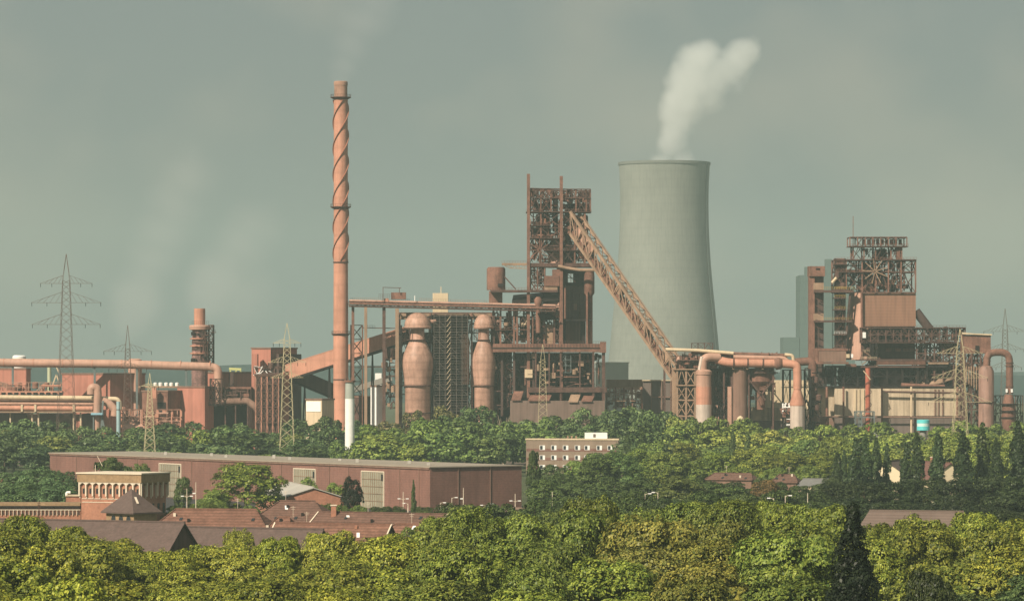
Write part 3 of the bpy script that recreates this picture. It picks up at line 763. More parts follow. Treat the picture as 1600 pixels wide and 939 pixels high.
t = thing('far_box_building', 'small beige box building seen just above the pipe gallery', 'building', G(688, 2100))
MB().pbox(676, 700, 458, 720, 2100, 12).build('wall', CREAM, t); MB().bar(W(689, 458, 2104), W(689, 448, 2104), .4).build('vent', CREAM, t)
# ---------------------------------------------------------------- low works between the tower and the gas pipes
t = thing('low_shed', 'low brown roofed sheds left of the bridge foot', 'shed', G(1003, 1900))
MB().pbox(948, 1004, 593, 607, 1900, 20).build('brown_wall', TAN, t)
MB().pbox(1004.5, 1052, 595, 690, 1896, 26).build('dark_wall', GREYS, t)
MB().pbox(1003.5, 1053, 593.5, 595, 1895, 28).build('roof_edge', CREAM, t)
m = MB()
for px in (1018, 1034, 1048): m.bar(W(px, 640, 1895), W(px, 596, 1895), .5)
m.bar(W(1017, 620, 1895), W(1050, 620, 1895), .5); m.build('frame', MAUVE, t)
t = thing('pipe_rack', 'short pipe rack with tangled pale pipes beside the furnace casting deck', 'pipe rack', G(975, 1870))
frame(t, [948, 962, 975, 988, 1003], [605, 614, 626, 690], 1868, 1878, .6, .4, .25, RUST, TAN, deck=((626, 948, 1003),), x=.5, seed=17)
clutter(t, 949, 1002, 606, 640, 1869, 1877, 61, 26, 16, 20, (SALMON2, RUST, TAN))

# ---------------------------------------------------------------- gas cleaning plant (pipes, scrubbers)
Dq = 1800.0; k = Dq / FPX
t = thing('bunker_frame', 'steel framed bunker block under the foot of the skip bridge', 'steel structure', G(1072, Dq + 8))
frame(t, [1058, 1072, 1086], [577, 602, 625, 650, 700], Dq + 4, Dq + 20, .9, .6, .4, TAN, TAN, deck=((577, 1052, 1090), (602, 1056, 1088)), x=.85, seed=2, rails=False)
clutter(t, 1057, 1090, 555, 640, Dq + 6, Dq + 18, 62, 34, 20, 26, (BROWN, RUST, RUST))
MB().pbox(1056, 1110, 556, 577, Dq + 12, 8).build('upper_house', RUST, t)
MB().pbox(1060, 1086, 578, 700, Dq + 21, 3).build('back_wall', DARK, t)
m = MB()
for i in range(5): m.lathe(X_(1062 + i * 9, Dq), Dq + 9, [(Z_(577, Dq), 1.1), (Z_(562, Dq), 1.2), (Z_(557, Dq), .6)], 12)
m.build('hoppers', SALMON2, t)
t = thing('scrubber_house', 'dark framed gas scrubber house behind the banded pipe column', 'building', G(1140, Dq + 14))
MB().pbox(1112, 1168, 577, 700, Dq + 22, 4).build('back_wall', DARK, t)
MB().pbox(1112, 1170, 575, 579, Dq + 6, 18).build('roof', DARK, t)
frame(t, [1114, 1131, 1143, 1166], [552, 577, 604, 632, 700], Dq + 6, Dq + 18, .8, .5, .4, BROWN, DARK, deck=((577, 1112, 1215),), x=.6, seed=33)
clutter(t, 1112, 1168, 556, 660, Dq + 7, Dq + 17, 63, 60, 26, 50, (BROWN, DARK, BROWN))
MB().pbox(1137, 1143, 604, 700, Dq + 3, 3).build('lit_column', SALMON2, t)  # sunlit look of this column is put into its paler colour
MB().pbox(1117, 1136, 633, 700, Dq + 16, 3).build('pale_panel', SALMON2, t)
m = MB(); m.bar(W(1118, 634, Dq + 4), W(1134, 664, Dq + 4), .6); m.bar(W(1131, 630, Dq + 4), W(1117, 660, Dq + 4), .6); m.build('brace', DARK, t)
MB().lathe(X_(1157, Dq), Dq + 4, [(0, 3.5), (Z_(575, Dq), 3.5)], 30).build('dark_scrubber', MAUVE, t)
MB().lathe(X_(1156, Dq), Dq - 4, [(0, 1.9), (Z_(656, Dq), 1.9), (Z_(651, Dq), 1.2), (Z_(649, Dq), .1)], 20).build('small_tank', CREAM, t)
t = thing('conical_hopper', 'rusty conical hopper vessel on legs under the big gas pipe', 'hopper', G(1186, Dq + 6))
MB().lathe(X_(1190, Dq), Dq + 9, [(Z_(640, Dq), 2.4), (Z_(612, Dq), 2.4), (Z_(596, Dq), 6.5), (Z_(575, Dq), 6.5)], 26).build('shell', RUST, t)
MB().lathe(X_(1190, Dq), Dq + 9, [(Z_(583, Dq), 8.2), (Z_(581, Dq), 8.2)], 26).build('gallery', BROWN, t)
m = MB()
for px, dy in ((1170, 3), (1208, 3), (1172, 15), (1206, 15)): m.bar(W(px, 705, Dq + dy), W(px, 577, Dq + dy), .7)
m.bar(W(1168, 590, Dq + 3), W(1196, 625, Dq + 3), .8); m.bar(W(1211, 590, Dq + 3), W(1182, 625, Dq + 3), .8); m.rail(W(1165, 600, Dq + 2), W(1216, 600, Dq + 2), 12)
m.build('legs', BROWN, t)
clutter(t, 1168, 1212, 576, 625, Dq + 3, Dq + 14, 64, 20, 6, 20, (RUST, RUST, BROWN))
t = thing('banded_scrubber', 'pink and white banded scrubber column with an elbow pipe on top', 'scrubber', G(1099.5, Dq))
cx = X_(1099.5, Dq)
MB().lathe(cx, Dq, [(0, 12.2 * k), (Z_(632, Dq), 12.2 * k)], 32).build('white_band', PALE, t)
MB().lathe(cx, Dq, [(Z_(632, Dq) + .01, 12.1 * k), (Z_(604, Dq), 12.1 * k)], 32).build('brown_band', SALMON, t)
MB().lathe(cx, Dq, [(Z_(604, Dq) + .01, 12 * k), (Z_(586, Dq), 11.6 * k), (Z_(585, Dq), 12.8 * k), (Z_(580, Dq), 12.8 * k), (Z_(578, Dq), 10 * k), (Z_(577, Dq), 7 * k)], 32).build('cap', SALMON2, t)
MB().tube(smooth_path([W(1098, 578, Dq), W(1099, 562, Dq), W(1106, 558, Dq), W(1124, 559, Dq + 2)], 3.0, 6), 2.0, 18).build('elbow_pipe', SALMON2, t)
MB().tube([W(1093, 578, Dq - 1), W(1097, 557, Dq - 1)], .9, 12).build('riser', PALE, t)
t = thing('gas_main', 'thick rusty horizontal gas main elbowing down into a conical dust catcher', 'gas pipe', G(1246, Dq))
MB().tube(smooth_path([W(1120, 562, Dq + 3), W(1140, 567, Dq), W(1200, 568, Dq), W(1228, 568, Dq), W(1245, 570, Dq), W(1246, 584, Dq), W(1246, 608, Dq)], 4.5, 7), 2.0, 20).build('main_pipe', SALMON, t)
MB().lathe(X_(1216, Dq), Dq, [(Z_(568, Dq) + 2.8 * math.sin(a), max(.02, 2.8 * math.cos(a))) for a in [(-PI / 2 + PI * i / 12) for i in range(13)]], 22).build('ball_joint', RUST, t)
for px in (1146, 1168, 1192):
    MB().tube([W(px - 1, 567.6, Dq), W(px + 1, 567.7, Dq)], 2.35, 20).build('flange', BROWN, t)
    MB().bar(W(px, 577, Dq), W(px, 571, Dq), 1.0).build('saddle', TAN, t)
MB().lathe(X_(1246, Dq), Dq, [(0, 11.6 * k), (Z_(634, Dq), 11.6 * k)], 30).build('catcher_body', PALE, t)
MB().lathe(X_(1246, Dq), Dq, [(Z_(634, Dq) + .01, 11.8 * k), (Z_(631, Dq), 12.6 * k), (Z_(608, Dq), 5.6 * k), (Z_(606, Dq), 5.6 * k)], 30).build('catcher_cone', SALMON, t)
t = thing('dark_gas_pipe', 'darker second downpipe with dust catcher standing behind the pale one', 'gas pipe', G(1278, Dq + 14))
MB().tube(smooth_path([W(1240, 566, Dq + 16), W(1268, 564, Dq + 14), W(1270.5, 575, Dq + 14), W(1271, 611, Dq + 14)], 4, 6), 1.9, 16).build('downpipe', RUST, t)
MB().lathe(X_(1275, Dq), Dq + 14, [(0, 2.7), (Z_(632, Dq), 2.7), (Z_(608, Dq), 1.6)], 20).build('catcher_body', MAUVE, t)
t = thing('catcher_frame', 'black steel frame with platforms round the pale dust catcher', 'steel structure', G(1230, Dq - 2))
frame(t, [1224, 1235, 1258, 1266], [578, 605, 640, 668, 705], Dq + 4, Dq + 9, .6, .4, .25, DARK, DARK, deck=((605, 1222, 1268),), x=.3, seed=14)
clutter(t, 1222, 1238, 630, 665, Dq, Dq + 5, 66, 10, 8, 12, (WHITE, RUST, DARK))
clutter(t, 1257, 1283, 575, 690, Dq + 5, Dq + 10, 67, 26, 8, 26, (DARK, BROWN, DARK))
t = thing('service_pipes', 'slim cream and salmon service pipes running above the gas main', 'pipe bridge', G(1150, Dq + 2))
MB().tube([W(1040, 546, Dq + 2), W(1090, 547.5, Dq + 2), W(1146, 552, Dq + 2)], .85, 10).build('cream_pipe', CREAM, t)
MB().tube([W(1080, 550, Dq + 4), W(1150, 553, Dq + 4), W(1230, 555.5, Dq + 4)], .95, 10).build('red_pipe', RUST, t)
MB().tube(smooth_path([W(1146, 557.5, Dq + 1), W(1226, 559.5, Dq + 1), W(1232, 566, Dq + 1)], 1.5, 5), 1.0, 10).build('salmon_pipe', SALMON2, t)
MB().tube(smooth_path([W(1226, 554, Dq + 1), W(1239, 555, Dq + 1), W(1240, 565, Dq + 1)], 1.5, 5), .8, 10).build('bent_pipe', CREAM, t)
MB().slab([W(1060, 562, Dq + 2), W(1216, 562, Dq + 2), W(1216, 562, Dq + 9), W(1060, 562, Dq + 9)], .4).build('floor', BROWN, t)
m = MB(); m.rail(W(1060, 556, Dq + 8), W(1216, 561, Dq + 8), 60, 1.4); m.build('railing', BROWN, t)
m = MB()
for px in (1070, 1100, 1130, 1160, 1190, 1214): m.bar(W(px, 578, Dq + 5), W(px, 550, Dq + 5), .5)
m.build('hangers', BROWN, t)
frame(t, [1081, 1091, 1101, 1114], [536, 546], Dq + 2, Dq + 6, .25, .2, .15, BROWN, BROWN, x=.4, rails=False)
clutter(t, 1065, 1215, 552, 576, Dq + 4, Dq + 9, 68, 60, 40, 30, (RUST, RUST, BROWN))
t = thing('beige_annex', 'stained beige annex wall behind the hopper and gas main', 'building', G(1200, Dq + 30))
MB().pbox(1196, 1276, 594, 704, Dq + 34, 20).build('wall', CREAM, t)
MB().pbox(1169, 1226, 636, 657, Dq + 18, 12).build('pale_front', M('stained_pale_sheet', (.55, .45, .32), .8, .35, .3, .4), t)
MB().pbox(1169, 1226, 657.5, 704, Dq + 18.2, 12).build('lower_front', GREYS, t)

# ---------------------------------------------------------------- blast furnace two
D2 = 1880.0
f2 = thing('blast_furnace', 'broad brown clad blast furnace with open lattice crown above the long beige shed', 'blast furnace', G(1390, D2))
frame(f2, [1328, 1340, 1352, 1364, 1376, 1388, 1400, 1417], [371, 385], D2, D2 + 14, .5, .45, .25, RUST, BROWN, deck=((385, 1326, 1419),), x=.4, seed=6)
m = MB(); m.slab([W(1328, 370, D2), W(1417, 370, D2), W(1417, 370, D2 + 14), W(1328, 370, D2 + 14)], .5)
for i in range(9): m.pbox(1348 + i * 7, 1353 + i * 7, 374, 383, D2 + 7, .3)
m.build('crown_roof', BROWN, f2)
frame(f2, [1333, 1350, 1368, 1392, 1405, 1409], [385, 406], D2 + 1, D2 + 13, .6, .4, .3, RUST, BROWN, x=.3, seed=7, rails=False)
MB().pbox(1371, 1385, 390, 405, D2 + 5, 6).build('machine_house', DARK, f2)
MB().pbox(1401, 1408, 386, 406, D2 + 1, 4).build('lift_shaft', RUST, f2)
frame(f2, [1305, 1322, 1347, 1368, 1388, 1408, 1430.5], [406, 425, 457], D2 - 1, D2 + 18, .7, .5, .38, RUST, BROWN, deck=((406, 1304, 1432), (425, 1305, 1365)), x=.75, seed=13)
m = MB(); hub = W(1367, 424, D2 - 2)
for i in range(9): a = 2 * PI * i / 9 + .3; m.bar(hub, hub + Vector((math.cos(a) * 6.2, 0, math.sin(a) * 6.2)), .4)
m.build('radial_braces', TAN, f2)
MB().bar(W(1369, 420, D2 + 4), W(1396, 456, D2 + 4), 5.0, 3.5).build('inclined_chute', DARK, f2)
MB().lathe(X_(1358, D2), D2 + 8, [(Z_(458, D2), 4.2), (Z_(440, D2), 4.2), (Z_(432, D2), 2)], 18).build('hopper', RUST, f2)
MB().bar(W(1333, 406, D2 + 3), W(1333, 338, D2 + 3), .3).build('antenna_mast', RUST, f2)
clutter(f2, 1348, 1408, 388, 405, D2 + 2, D2 + 12, 71, 16, 10, 14, (BROWN, BROWN, RUST))
clutter(f2, 1308, 1415, 408, 457, D2 + 1, D2 + 15, 72, 70, 40, 70, (RUST, DARK, BROWN))
clutter(f2, 1340, 1400, 436, 457, D2 + 1, D2 + 10, 73, 26, 20, 20, (RUST, RUST, TAN))
# shaft: conical pale shell plus the clad block
b = MB(); prof_ = []
MB().prism([(X_(1347, D2), D2), (X_(1431, D2), D2), (X_(1431, D2), D2 + 22), (X_(1347, D2), D2 + 22)], Z_(510, D2), Z_(458, D2)).build('shaft_cladding', PANEL, f2)
MB().prism([(X_(1349, D2), D2 + 1), (X_(1430, D2), D2 + 1), (X_(1430, D2), D2 + 21), (X_(1349, D2), D2 + 21)], Z_(562, D2), Z_(510, D2)).build('lower_cladding', DARKR, f2)
m = MB(); za, zb = Z_(562, D2), Z_(456, D2)
m.sm = True
cxa = X_(1354, D2)
m.lathe(cxa, D2 + 9.4, [(za, 33 * D2 / FPX), (zb, 24 * D2 / FPX)], 40)
m.build('conical_shell', SALMON2, f2)
MB().tube([W(1346.5, 457, D2 - 1.2), W(1347, 562, D2 - 1.2)], .6, 8).build('riser_pipe', RUST, f2)
MB().tube([W(1431, 486, D2 + 3), W(1462, 527, D2 + 3)], 2.2, 14).build('inclined_duct', DARKR, f2)
# left service tower and bridges
for i, px in enumerate((1305, 1320)): MB().bar(W(px, 560, D2 - 1), W(px, 404, D2 - 1), .8).build('column', DARK, f2)
MB().pbox(1304, 1320, 404, 412, D2 - 1, 6).build('tower_head', RUST, f2)
MB().pbox(1306, 1319, 412, 560, D2 + 4, 3).build('tower_back', DARK, f2)
for py, mt in ((412, RUST), (452, YEL), (465, YEL), (483, YEL), (500, RUST), (522, WHITE), (543, RUST)):
    d = MB().pbox(1303, 1322, py, py + 1.6, D2 - 3, 7).build('landing', BROWN, f2)
    q = MB(); q.rail(W(1304, py, D2 - 2.9), W(1322, py, D2 - 2.9), 7, 1.3); q.build('railing', mt, d)
stairs(f2, 1307, 1318, 415, 556, D2 - 1, 14, BROWN)
clutter(f2, 1305, 1320, 415, 556, D2 - 1, D2 + 3, 74, 24, 10, 14, (RUST, BROWN, BROWN))
MB().pbox(1272, 1334, 453.5, 457, D2 - 3, 4).build('upper_bridge', BROWN, f2)
MB().pbox(1272, 1332, 500.5, 503.5, D2 - 3, 4).build('lower_bridge', BROWN, f2)
m = MB(); m.rail(W(1286, 453, D2 - 2.9), W(1336, 453, D2 - 2.9), 14, 1.4); m.rail(W(1286, 500, D2 - 2.9), W(1330, 500, D2 - 2.9), 12, 1.2); m.build('bridge_railing', YEL, f2)
m = MB(); m.bar(W(1328, 460, D2 - 1), W(1319, 556, D2 - 1), .9, .6); m.build('shell_edge', BROWN, f2)
MB().tube([W(1300, 442, D2 - 3), W(1307, 434, D2 - 3)], .7, 8).build('vent_pipe', CREAM, f2)
# working floors
frame(f2, [1346, 1360, 1372, 1384, 1396, 1408, 1420, 1432, 1444, 1456, 1468, 1480, 1494, 1508], [512, 523, 535], D2 - 8, D2 - 1, .6, .45, .3, BROWN, BROWN, deck=((512, 1345, 1509), (535, 1345, 1500)), x=.55, seed=19)
MB().pbox(1352, 1440, 530, 534.5, D2 - 6, 5).build('dark_floor', DARK, f2)  # near-black strip of the gallery floor
clutter(f2, 1347, 1508, 513, 534, D2 - 7, D2 - 2, 75, 50, 26, 60, (RUST, BROWN, BROWN))
m = MB()
for a in (1384, 1399, 1411, 1421): m.pbox(a, a + 9, 544, 549, D2 + .6, .3)
m.build('rust_panels', RUST, f2)  # rust panels, lighter than the cladding behind them
for py in (561, 572):
    d = MB().pbox(1345, 1446, py, py + 2.2, D2 - 10, 30).build('deck', BROWN, f2)
m = MB(); m.pbox(1370, 1446, 563.4, 570, D2 - 9.6, 1)
for i in range(36): m.pbox(1370 + i * 2.1, 1370.8 + i * 2.1, 563.4, 570, D2 - 9.9, .25)
m.build('deck_fascia', RUST, f2)
m = MB(); m.rail(W(1346, 561, D2 - 9.9), W(1370, 561, D2 - 9.9), 8); m.rail(W(1350, 550, D2 - 8), W(1366, 550, D2 - 8), 6); m.build('railing', CREAM, f2)
clutter(f2, 1346, 1372, 534, 574, D2 - 9, D2 - 2, 76, 30, 16, 20, (DARK, BROWN, TAN))
m = MB(); m.pbox(1273, 1279, 548, 567, D2 - 14, 10); m.pbox(1273, 1325, 544.5, 548, D2 - 14, 10); m.build('gantry_frame', RUST, f2)
MB().pbox(1279.3, 1322, 548.3, 565, D2 - 13.8, 9).build('gantry_house', MAUVE, f2)
MB().pbox(1270, 1326, 565.5, 568.5, D2 - 15, 12).build('gantry_floor', RUST, f2)
MB().pbox(1322.5, 1327.5, 553, 559, D2 - 15, 2).build('white_cabin', CREAM, f2)
MB().pbox(1330, 1333, 553, 559, D2 - 15, 2).build('white_cabin', WHITE, f2)
MB().pbox(1348, 1353, 519, 528, D2 - 9.2, 1).build('white_box', WHITE, f2)
MB().pbox(1322, 1338, 568.6, 573, D2 - 13, 3).build('cabin', RUST, f2)
frame(f2, [1275, 1290, 1305, 1318, 1340, 1362, 1386, 1410, 1434, 1448], [574, 588, 604], D2 - 8, D2 + 14, 1.0, .5, .4, DARK, DARK, deck=((604, 1270, 1480),), x=.3, seed=23)
MB().pbox(1312, 1448, 574, 604, D2 + 15, 3).build('back_wall', DARK, f2)
MB().pbox(1285, 1303, 575, 600, D2 + 12, 3).build('grey_wall', MAUVE, f2)
MB().pbox(1295, 1480, 571, 574, D2 - 8, 24).build('floor_slab', DARK, f2)
clutter(f2, 1300, 1450, 576, 603, D2 - 4, D2 + 10, 77, 60, 36, 50, (BROWN, DARK, BLUE))
MB().lathe(X_(1395, D2), D2 + 3, [(Z_(604, D2), 9), (Z_(576, D2), 9.5)], 24).build('hearth', DARK, f2)
MB().tube([W(1408, 602, D2 - 12), W(1476, 605, D2 - 12)], 1.2, 12).build('floor_pipe', RUST, f2)
# right hand lattice wing
frame(f2, [1432, 1446, 1460, 1474, 1490, 1508], [535, 552, 566, 585, 606], D2 - 6, D2 + 12, .7, .5, .35, BROWN, BROWN, deck=((566, 1432, 1500),), x=.5, seed=29)
MB().pbox(1450, 1482, 566, 569, D2 - 8, 16).build('wing_floor', TAN, f2)
MB().slab([W(1432, 604, D2 - 9), W(1450, 604, D2 - 9), W(1492, 590, D2 - 4), W(1446, 592, D2 - 4)], .5).build('lean_to_roof', TAN, f2)
MB().pbox(1438, 1500, 570, 606, D2 + 12.6, 2).build('wing_back_wall', DARK, f2)
MB().pbox(1472, 1495, 535, 551, D2 - 2, 10).build('wing_cabin', TAN, f2)
clutter(f2, 1434, 1506, 536, 604, D2 - 4, D2 + 10, 78, 60, 26, 70, (BROWN, BROWN, RUST))
# lift tower on the far left of the furnace
t = thing('lift_tower', 'narrow rusty lift tower joined to the right furnace by two footbridges', 'tower', G(1277, D2))
MB().pbox(1264, 1273, 417, 705, D2, 6).build('lit_shaft', RUST, t)  # sunlit side put into a lighter colour than the shaft beside it
MB().pbox(1273.2, 1287, 432, 705, D2 + 2, 8).build('recessed_shaft', DARKR, t)
MB().pbox(1264, 1289, 416, 431.7, D2 - 1, 10).build('head_house', RUST, t)
MB().pbox(1275, 1281, 419, 421.5, D2 - 1.3, .4).build('vent_slot', DARK, t)
for py in (448, 496): MB().pbox(1271, 1287, py - 6, py + 5, D2 - .6, 3).build('door_bay', TAN, t)
m = MB()
for i in range(9):
    a, b = W(1286, 460 + i * 11, D2 - .5), W(1274, 455 + i * 11, D2 - .5); m.bar(a, b, .35)
m.build('stair_braces', BROWN, t)
# long beige shed
t = thing('casting_shed', 'long beige shed with grey lower wall below the brown clad furnace', 'shed', G(1400, 1840))
Ds = 1838.0
MB().pbox(1304, 1509, 605.5, 649.5, Ds, 40).build('upper_wall', BEIGE, t)
MB().pbox(1277, 1303.5, 606, 649.5, Ds + 4, 36).build('side_wall', BEIGE, t)
MB().pbox(1304, 1509, 650, 708, Ds + .3, 39).build('lower_wall', GREYS, t)
MB().pbox(1277, 1303.5, 650, 708, Ds + 4.3, 35).build('lower_side_wall', MAUVE, t)
MB().pbox(1276, 1511, 603.6, 605.2, Ds - .6, 42).build('roof_edge', DARK, t)
m = MB()
for px in (1335, 1341, 1348): m.pbox(px, px + 2.4, 608, 649, Ds - .5, .4)
m.build('pale_strips', CREAM, t)
m = MB()
for px in (1460, 1465.5, 1472): m.pbox(px, px + 2, 608, 649, Ds - .5, .4)
m.build('brown_strips', MAUVE, t)
for px, r_ in ((1292, .6), (1318, .5), (1378, .45), (1424, .5), (1496, .6)): MB().tube([W(px, 700, Ds - 2.4), W(px, 604, Ds - 2.4)], r_, 8).build('vertical_pipe', RUST if px != 1424 else CREAM, t)
MB().tube([W(1382, 612, Ds - 3.2), W(1500, 614, Ds - 3.2)], .5, 8).build('wall_pipe', BROWN, t)
MB().tube([W(1280, 651, Ds - 3.4), W(1505, 652, Ds - 3.4)], .4, 8).build('wall_pipe', MAUVE, t)
t = thing('red_stack', 'thin bright red vertical pipe with spiral stair in front of the beige shed', 'pipe', G(1356, 1826))
Dr = 1826.0
MB().lathe(X_(1356, Dr), Dr, [(0, 1.15), (Z_(575, Dr), 1.25)], 18).build('pipe', REDP, t)
m = MB()
pts = [(X_(1356, Dr) + 1.7 * math.cos(i * .35), Dr + 1.7 * math.sin(i * .35), Z_(672, Dr) + i * .34) for i in range(84)]
m.tube(pts, .16, 5); m.build('spiral_stair', BROWN, t)
frame(t, [1337, 1346, 1366], [643, 652, 705], Dr - 3, Dr + 4, .5, .5, .25, BLUE, BLUE, x=.2)
MB().tube([W(1349, 579, Dr - 2), W(1360, 593, Dr - 2)], .25, 6).build('branch_pipe', CREAM, t)
MB().lathe(X_(1367, Dr), Dr - 6, [(0, 2.2), (Z_(680, Dr), 2.2), (Z_(677, Dr), 1.2), (Z_(676, Dr), .1)], 18).build('white_tank', WHITE, t)
t = thing('cyan_tank', 'small bright cyan tank at the foot of the grey shed wall', 'tank', G(1442.5, 1790))
MB().lathe(X_(1442.5, 1790), 1790, [(Z_(672, 1790), 3.0), (Z_(666, 1790), 3.0)], 22).build('lower_band', CYAN, t)
MB().lathe(X_(1442.5, 1790), 1790, [(Z_(666, 1790) + .01, 2.95), (Z_(661, 1790), 2.95)], 22).build('pale_band', M('pale_cyan', (.55, .75, .72), .5, .05, .3), t)
MB().lathe(X_(1442.5, 1790), 1790, [(Z_(661, 1790) + .01, 3.0), (Z_(656, 1790), 3.0), (Z_(655.5, 1790), 2.4)], 22).build('upper_band', CYAN, t)
MB().lathe(X_(1442.5, 1790), 1790, [(0, 1.6), (Z_(672, 1790) - .01, 1.6)], 12).build('pedestal', CONCD, t)
# right hand gas pipes
Dx = 1815.0; k = Dx / FPX
t = thing('transfer_house', 'brown box house with pale roof on trestles right of the furnace', 'building', G(1525, Dx + 8))
m = MB(); m.pbox(1506, 1548, 523, 552, Dx + 8, 14); m.build('wall', RUST, t)
m = MB(); m.slab([W(1503, 520, Dx + 7), W(1550, 522, Dx + 7), W(1548, 523.5, Dx + 24), W(1503, 519, Dx + 24)], .6); m.build('roof', CREAM, t)
MB().pbox(1524, 1530, 540, 552, Dx + 7.6, .3).build('door', DARK, t)
frame(t, [1506, 1518, 1532, 1546], [552, 575, 600, 640, 704], Dx + 8, Dx + 20, .8, .5, .35, BROWN, BROWN, x=.6, seed=31, rails=False)
clutter(t, 1506, 1548, 554, 660, Dx + 9, Dx + 18, 81, 50, 24, 50, (RUST, BROWN, BROWN))
m = MB()
for i in range(6): m.pbox(1509 + i * 4, 1510.6 + i * 4, 572, 612 - (5 - i) * 3, Dx + 5, .5)
for i in range(7): m.pbox(1508, 1533, 575 + i * 4, 576 + i * 4, Dx + 6, .5)
m.build('cooling_pipes', TAN, t)
t = thing('arched_gas_pipe', 'salmon arched gas pipe over a fat brown scrubber', 'gas pipe', G(1540, Dx))
MB().tube(smooth_path([W(1541, 578, Dx), W(1542, 551, Dx), W(1577, 550, Dx), W(1577.5, 580, Dx), W(1577.5, 615, Dx)], 5.5, 8), 5.6 * k, 20).build('arch_pipe', RUST, t)
for py in (567, 572, 604): MB().lathe(X_(1577.5, Dx), Dx, [(Z_(py + 1, Dx), 6.4 * k), (Z_(py - 1, Dx), 6.4 * k)], 20).build('flange', BROWN, t)
MB().lathe(X_(1541, Dx), Dx, [(0, 12.5 * k), (Z_(580, Dx), 12 * k), (Z_(573, Dx), 9 * k), (Z_(571, Dx), 5 * k)], 30).build('scrubber', M('brown_pink_shell', (.32, .19, .15), .6, .3, .1, .4), t)
MB().lathe(X_(1541, Dx), Dx, [(Z_(629, Dx), 14 * k), (Z_(627, Dx), 14 * k)], 26).build('gallery', BROWN, t)
MB().lathe(X_(1576, Dx), Dx, [(0, 10 * k), (Z_(660, Dx), 10 * k), (Z_(655, Dx), 12 * k), (Z_(636, Dx), 10 * k), (Z_(622, Dx), 8 * k), (Z_(616, Dx), 6 * k)], 26).build('catcher', RUST, t)
for py in (652, 642, 631): MB().lathe(X_(1576, Dx), Dx, [(Z_(py + 1, Dx), 14 * k), (Z_(py - .6, Dx), 14 * k)], 26).build('gallery', DARK, t)
frame(t, [1556, 1566, 1590, 1598], [618, 632, 645, 660, 704], Dx + 3, Dx + 10, .4, .35, .25, BROWN, DARK, x=.3, seed=37, rails=False)
for px in (1573, 1581): MB().pbox(px - 1.5, px + 1.5, 607.5, 613, Dx - 2.4, .6).build('white_box', WHITE, t)

# ---------------------------------------------------------------- left works
Dl = 1880.0
t = thing('long_gas_main', 'long pale salmon gas main on posts crossing behind the tallest pylon', 'gas pipe', G(338, Dl))
MB().tube(smooth_path([W(-60, 566, Dl), W(180, 568.5, Dl), W(329, 573, Dl), W(340, 576, Dl), W(341, 590, Dl), W(341, 630, Dl)], 3.5, 7), 6.6 * Dl / FPX, 22).build('pipe', SALMON2, t)
for px in (20, 93, 148, 214, 291):
    MB().bar(W(px, 690, Dl), W(px, 572, Dl), 1.0).build('post', BLUE, t)
for px in range(-40, 330, 46):
    MB().tube([W(px, 566.6 + px * .012, Dl), W(px + 1, 566.6 + px * .012, Dl)], 7.1 * Dl / FPX, 20).build('flange', SALMON, t)
frame(t, [328, 337, 346], [592, 606, 622, 632], Dl - 4, Dl + 3, .4, .35, .25, BROWN, DARK, deck=((632, 326, 348),), x=.6, seed=44)
def block(name, lab, cat, xl, xc, xr, top, D, deg, mat, bot=None, roofm=None, group=None, parent=None, right=None):
    c = corner(xl, xc, xr, D, deg); zt = Z_(top, D); zb = 0 if bot is None else Z_(bot, D)
    t = parent or thing(name, lab, cat, c['C'], group)
    MB().prism(cpts(c), zb, zt).build('wall', mat, t)
    MB().prism(cpts(c, .35), zt, zt + .7).build('roof', roofm or MAUVE, t)
    return t, c
t, c = block('clad_building', 'red clad flat building behind the tall left pylon', 'building', 97, 172, 227, 585, Dl + 5, 42, REDW)
MB().obox(c['C'], c['uL'], c['nL'], 2, 5, 0, 8, 0, .25).build('door', DARK, t)
MB().lathe(X_(211, Dl + 20), Dl + 20, [(0, 3.4), (Z_(562, Dl), 3.4), (Z_(560, Dl), 2.2)], 22).build('silo', SALMON2, t)
t, c = block('clad_building', 'dark red clad building at the left edge of the works', 'building', -40, 41, 48, 577, Dl + 25, 30, REDW)
m = MB(); m.bar(W(-5, 598, Dl + 5), W(40, 612, Dl + 5), 3, 2); m.build('inclined_chute', MAUVE, t)
t = thing('white_tank', 'white round tank behind the long gas main at far left', 'tank', G(30, 2050))
MB().lathe(X_(30, 2050), 2050, [(0, 3.6), (Z_(557, 2050), 3.6), (Z_(555, 2050), 2.8)], 24).build('shell', WHITE, t)
MB().lathe(X_(30, 2050), 2050, [(Z_(562, 2050), 3.75), (Z_(560, 2050), 3.75)], 24).build('ring', CREAM, t)
t = thing('silo', 'pale green silo tube with a bracing trestle under the gas main', 'silo', G(77, 2000))
MB().lathe(X_(77, 2000), 2000, [(0, 1.0), (Z_(573, 2000), 1.0)], 14).build('tube', M('pale_green_paint', (.45, .48, .33), .7, .1, .3), t)
m = MB(); m.bar(W(82, 602, 1998), W(88, 585, 1998), .6); m.bar(W(88, 585, 1998), W(93, 600, 1998), .6); m.bar(W(88, 573, 1998), W(92, 582, 1998), .6); m.build('trestle', CREAM, t)
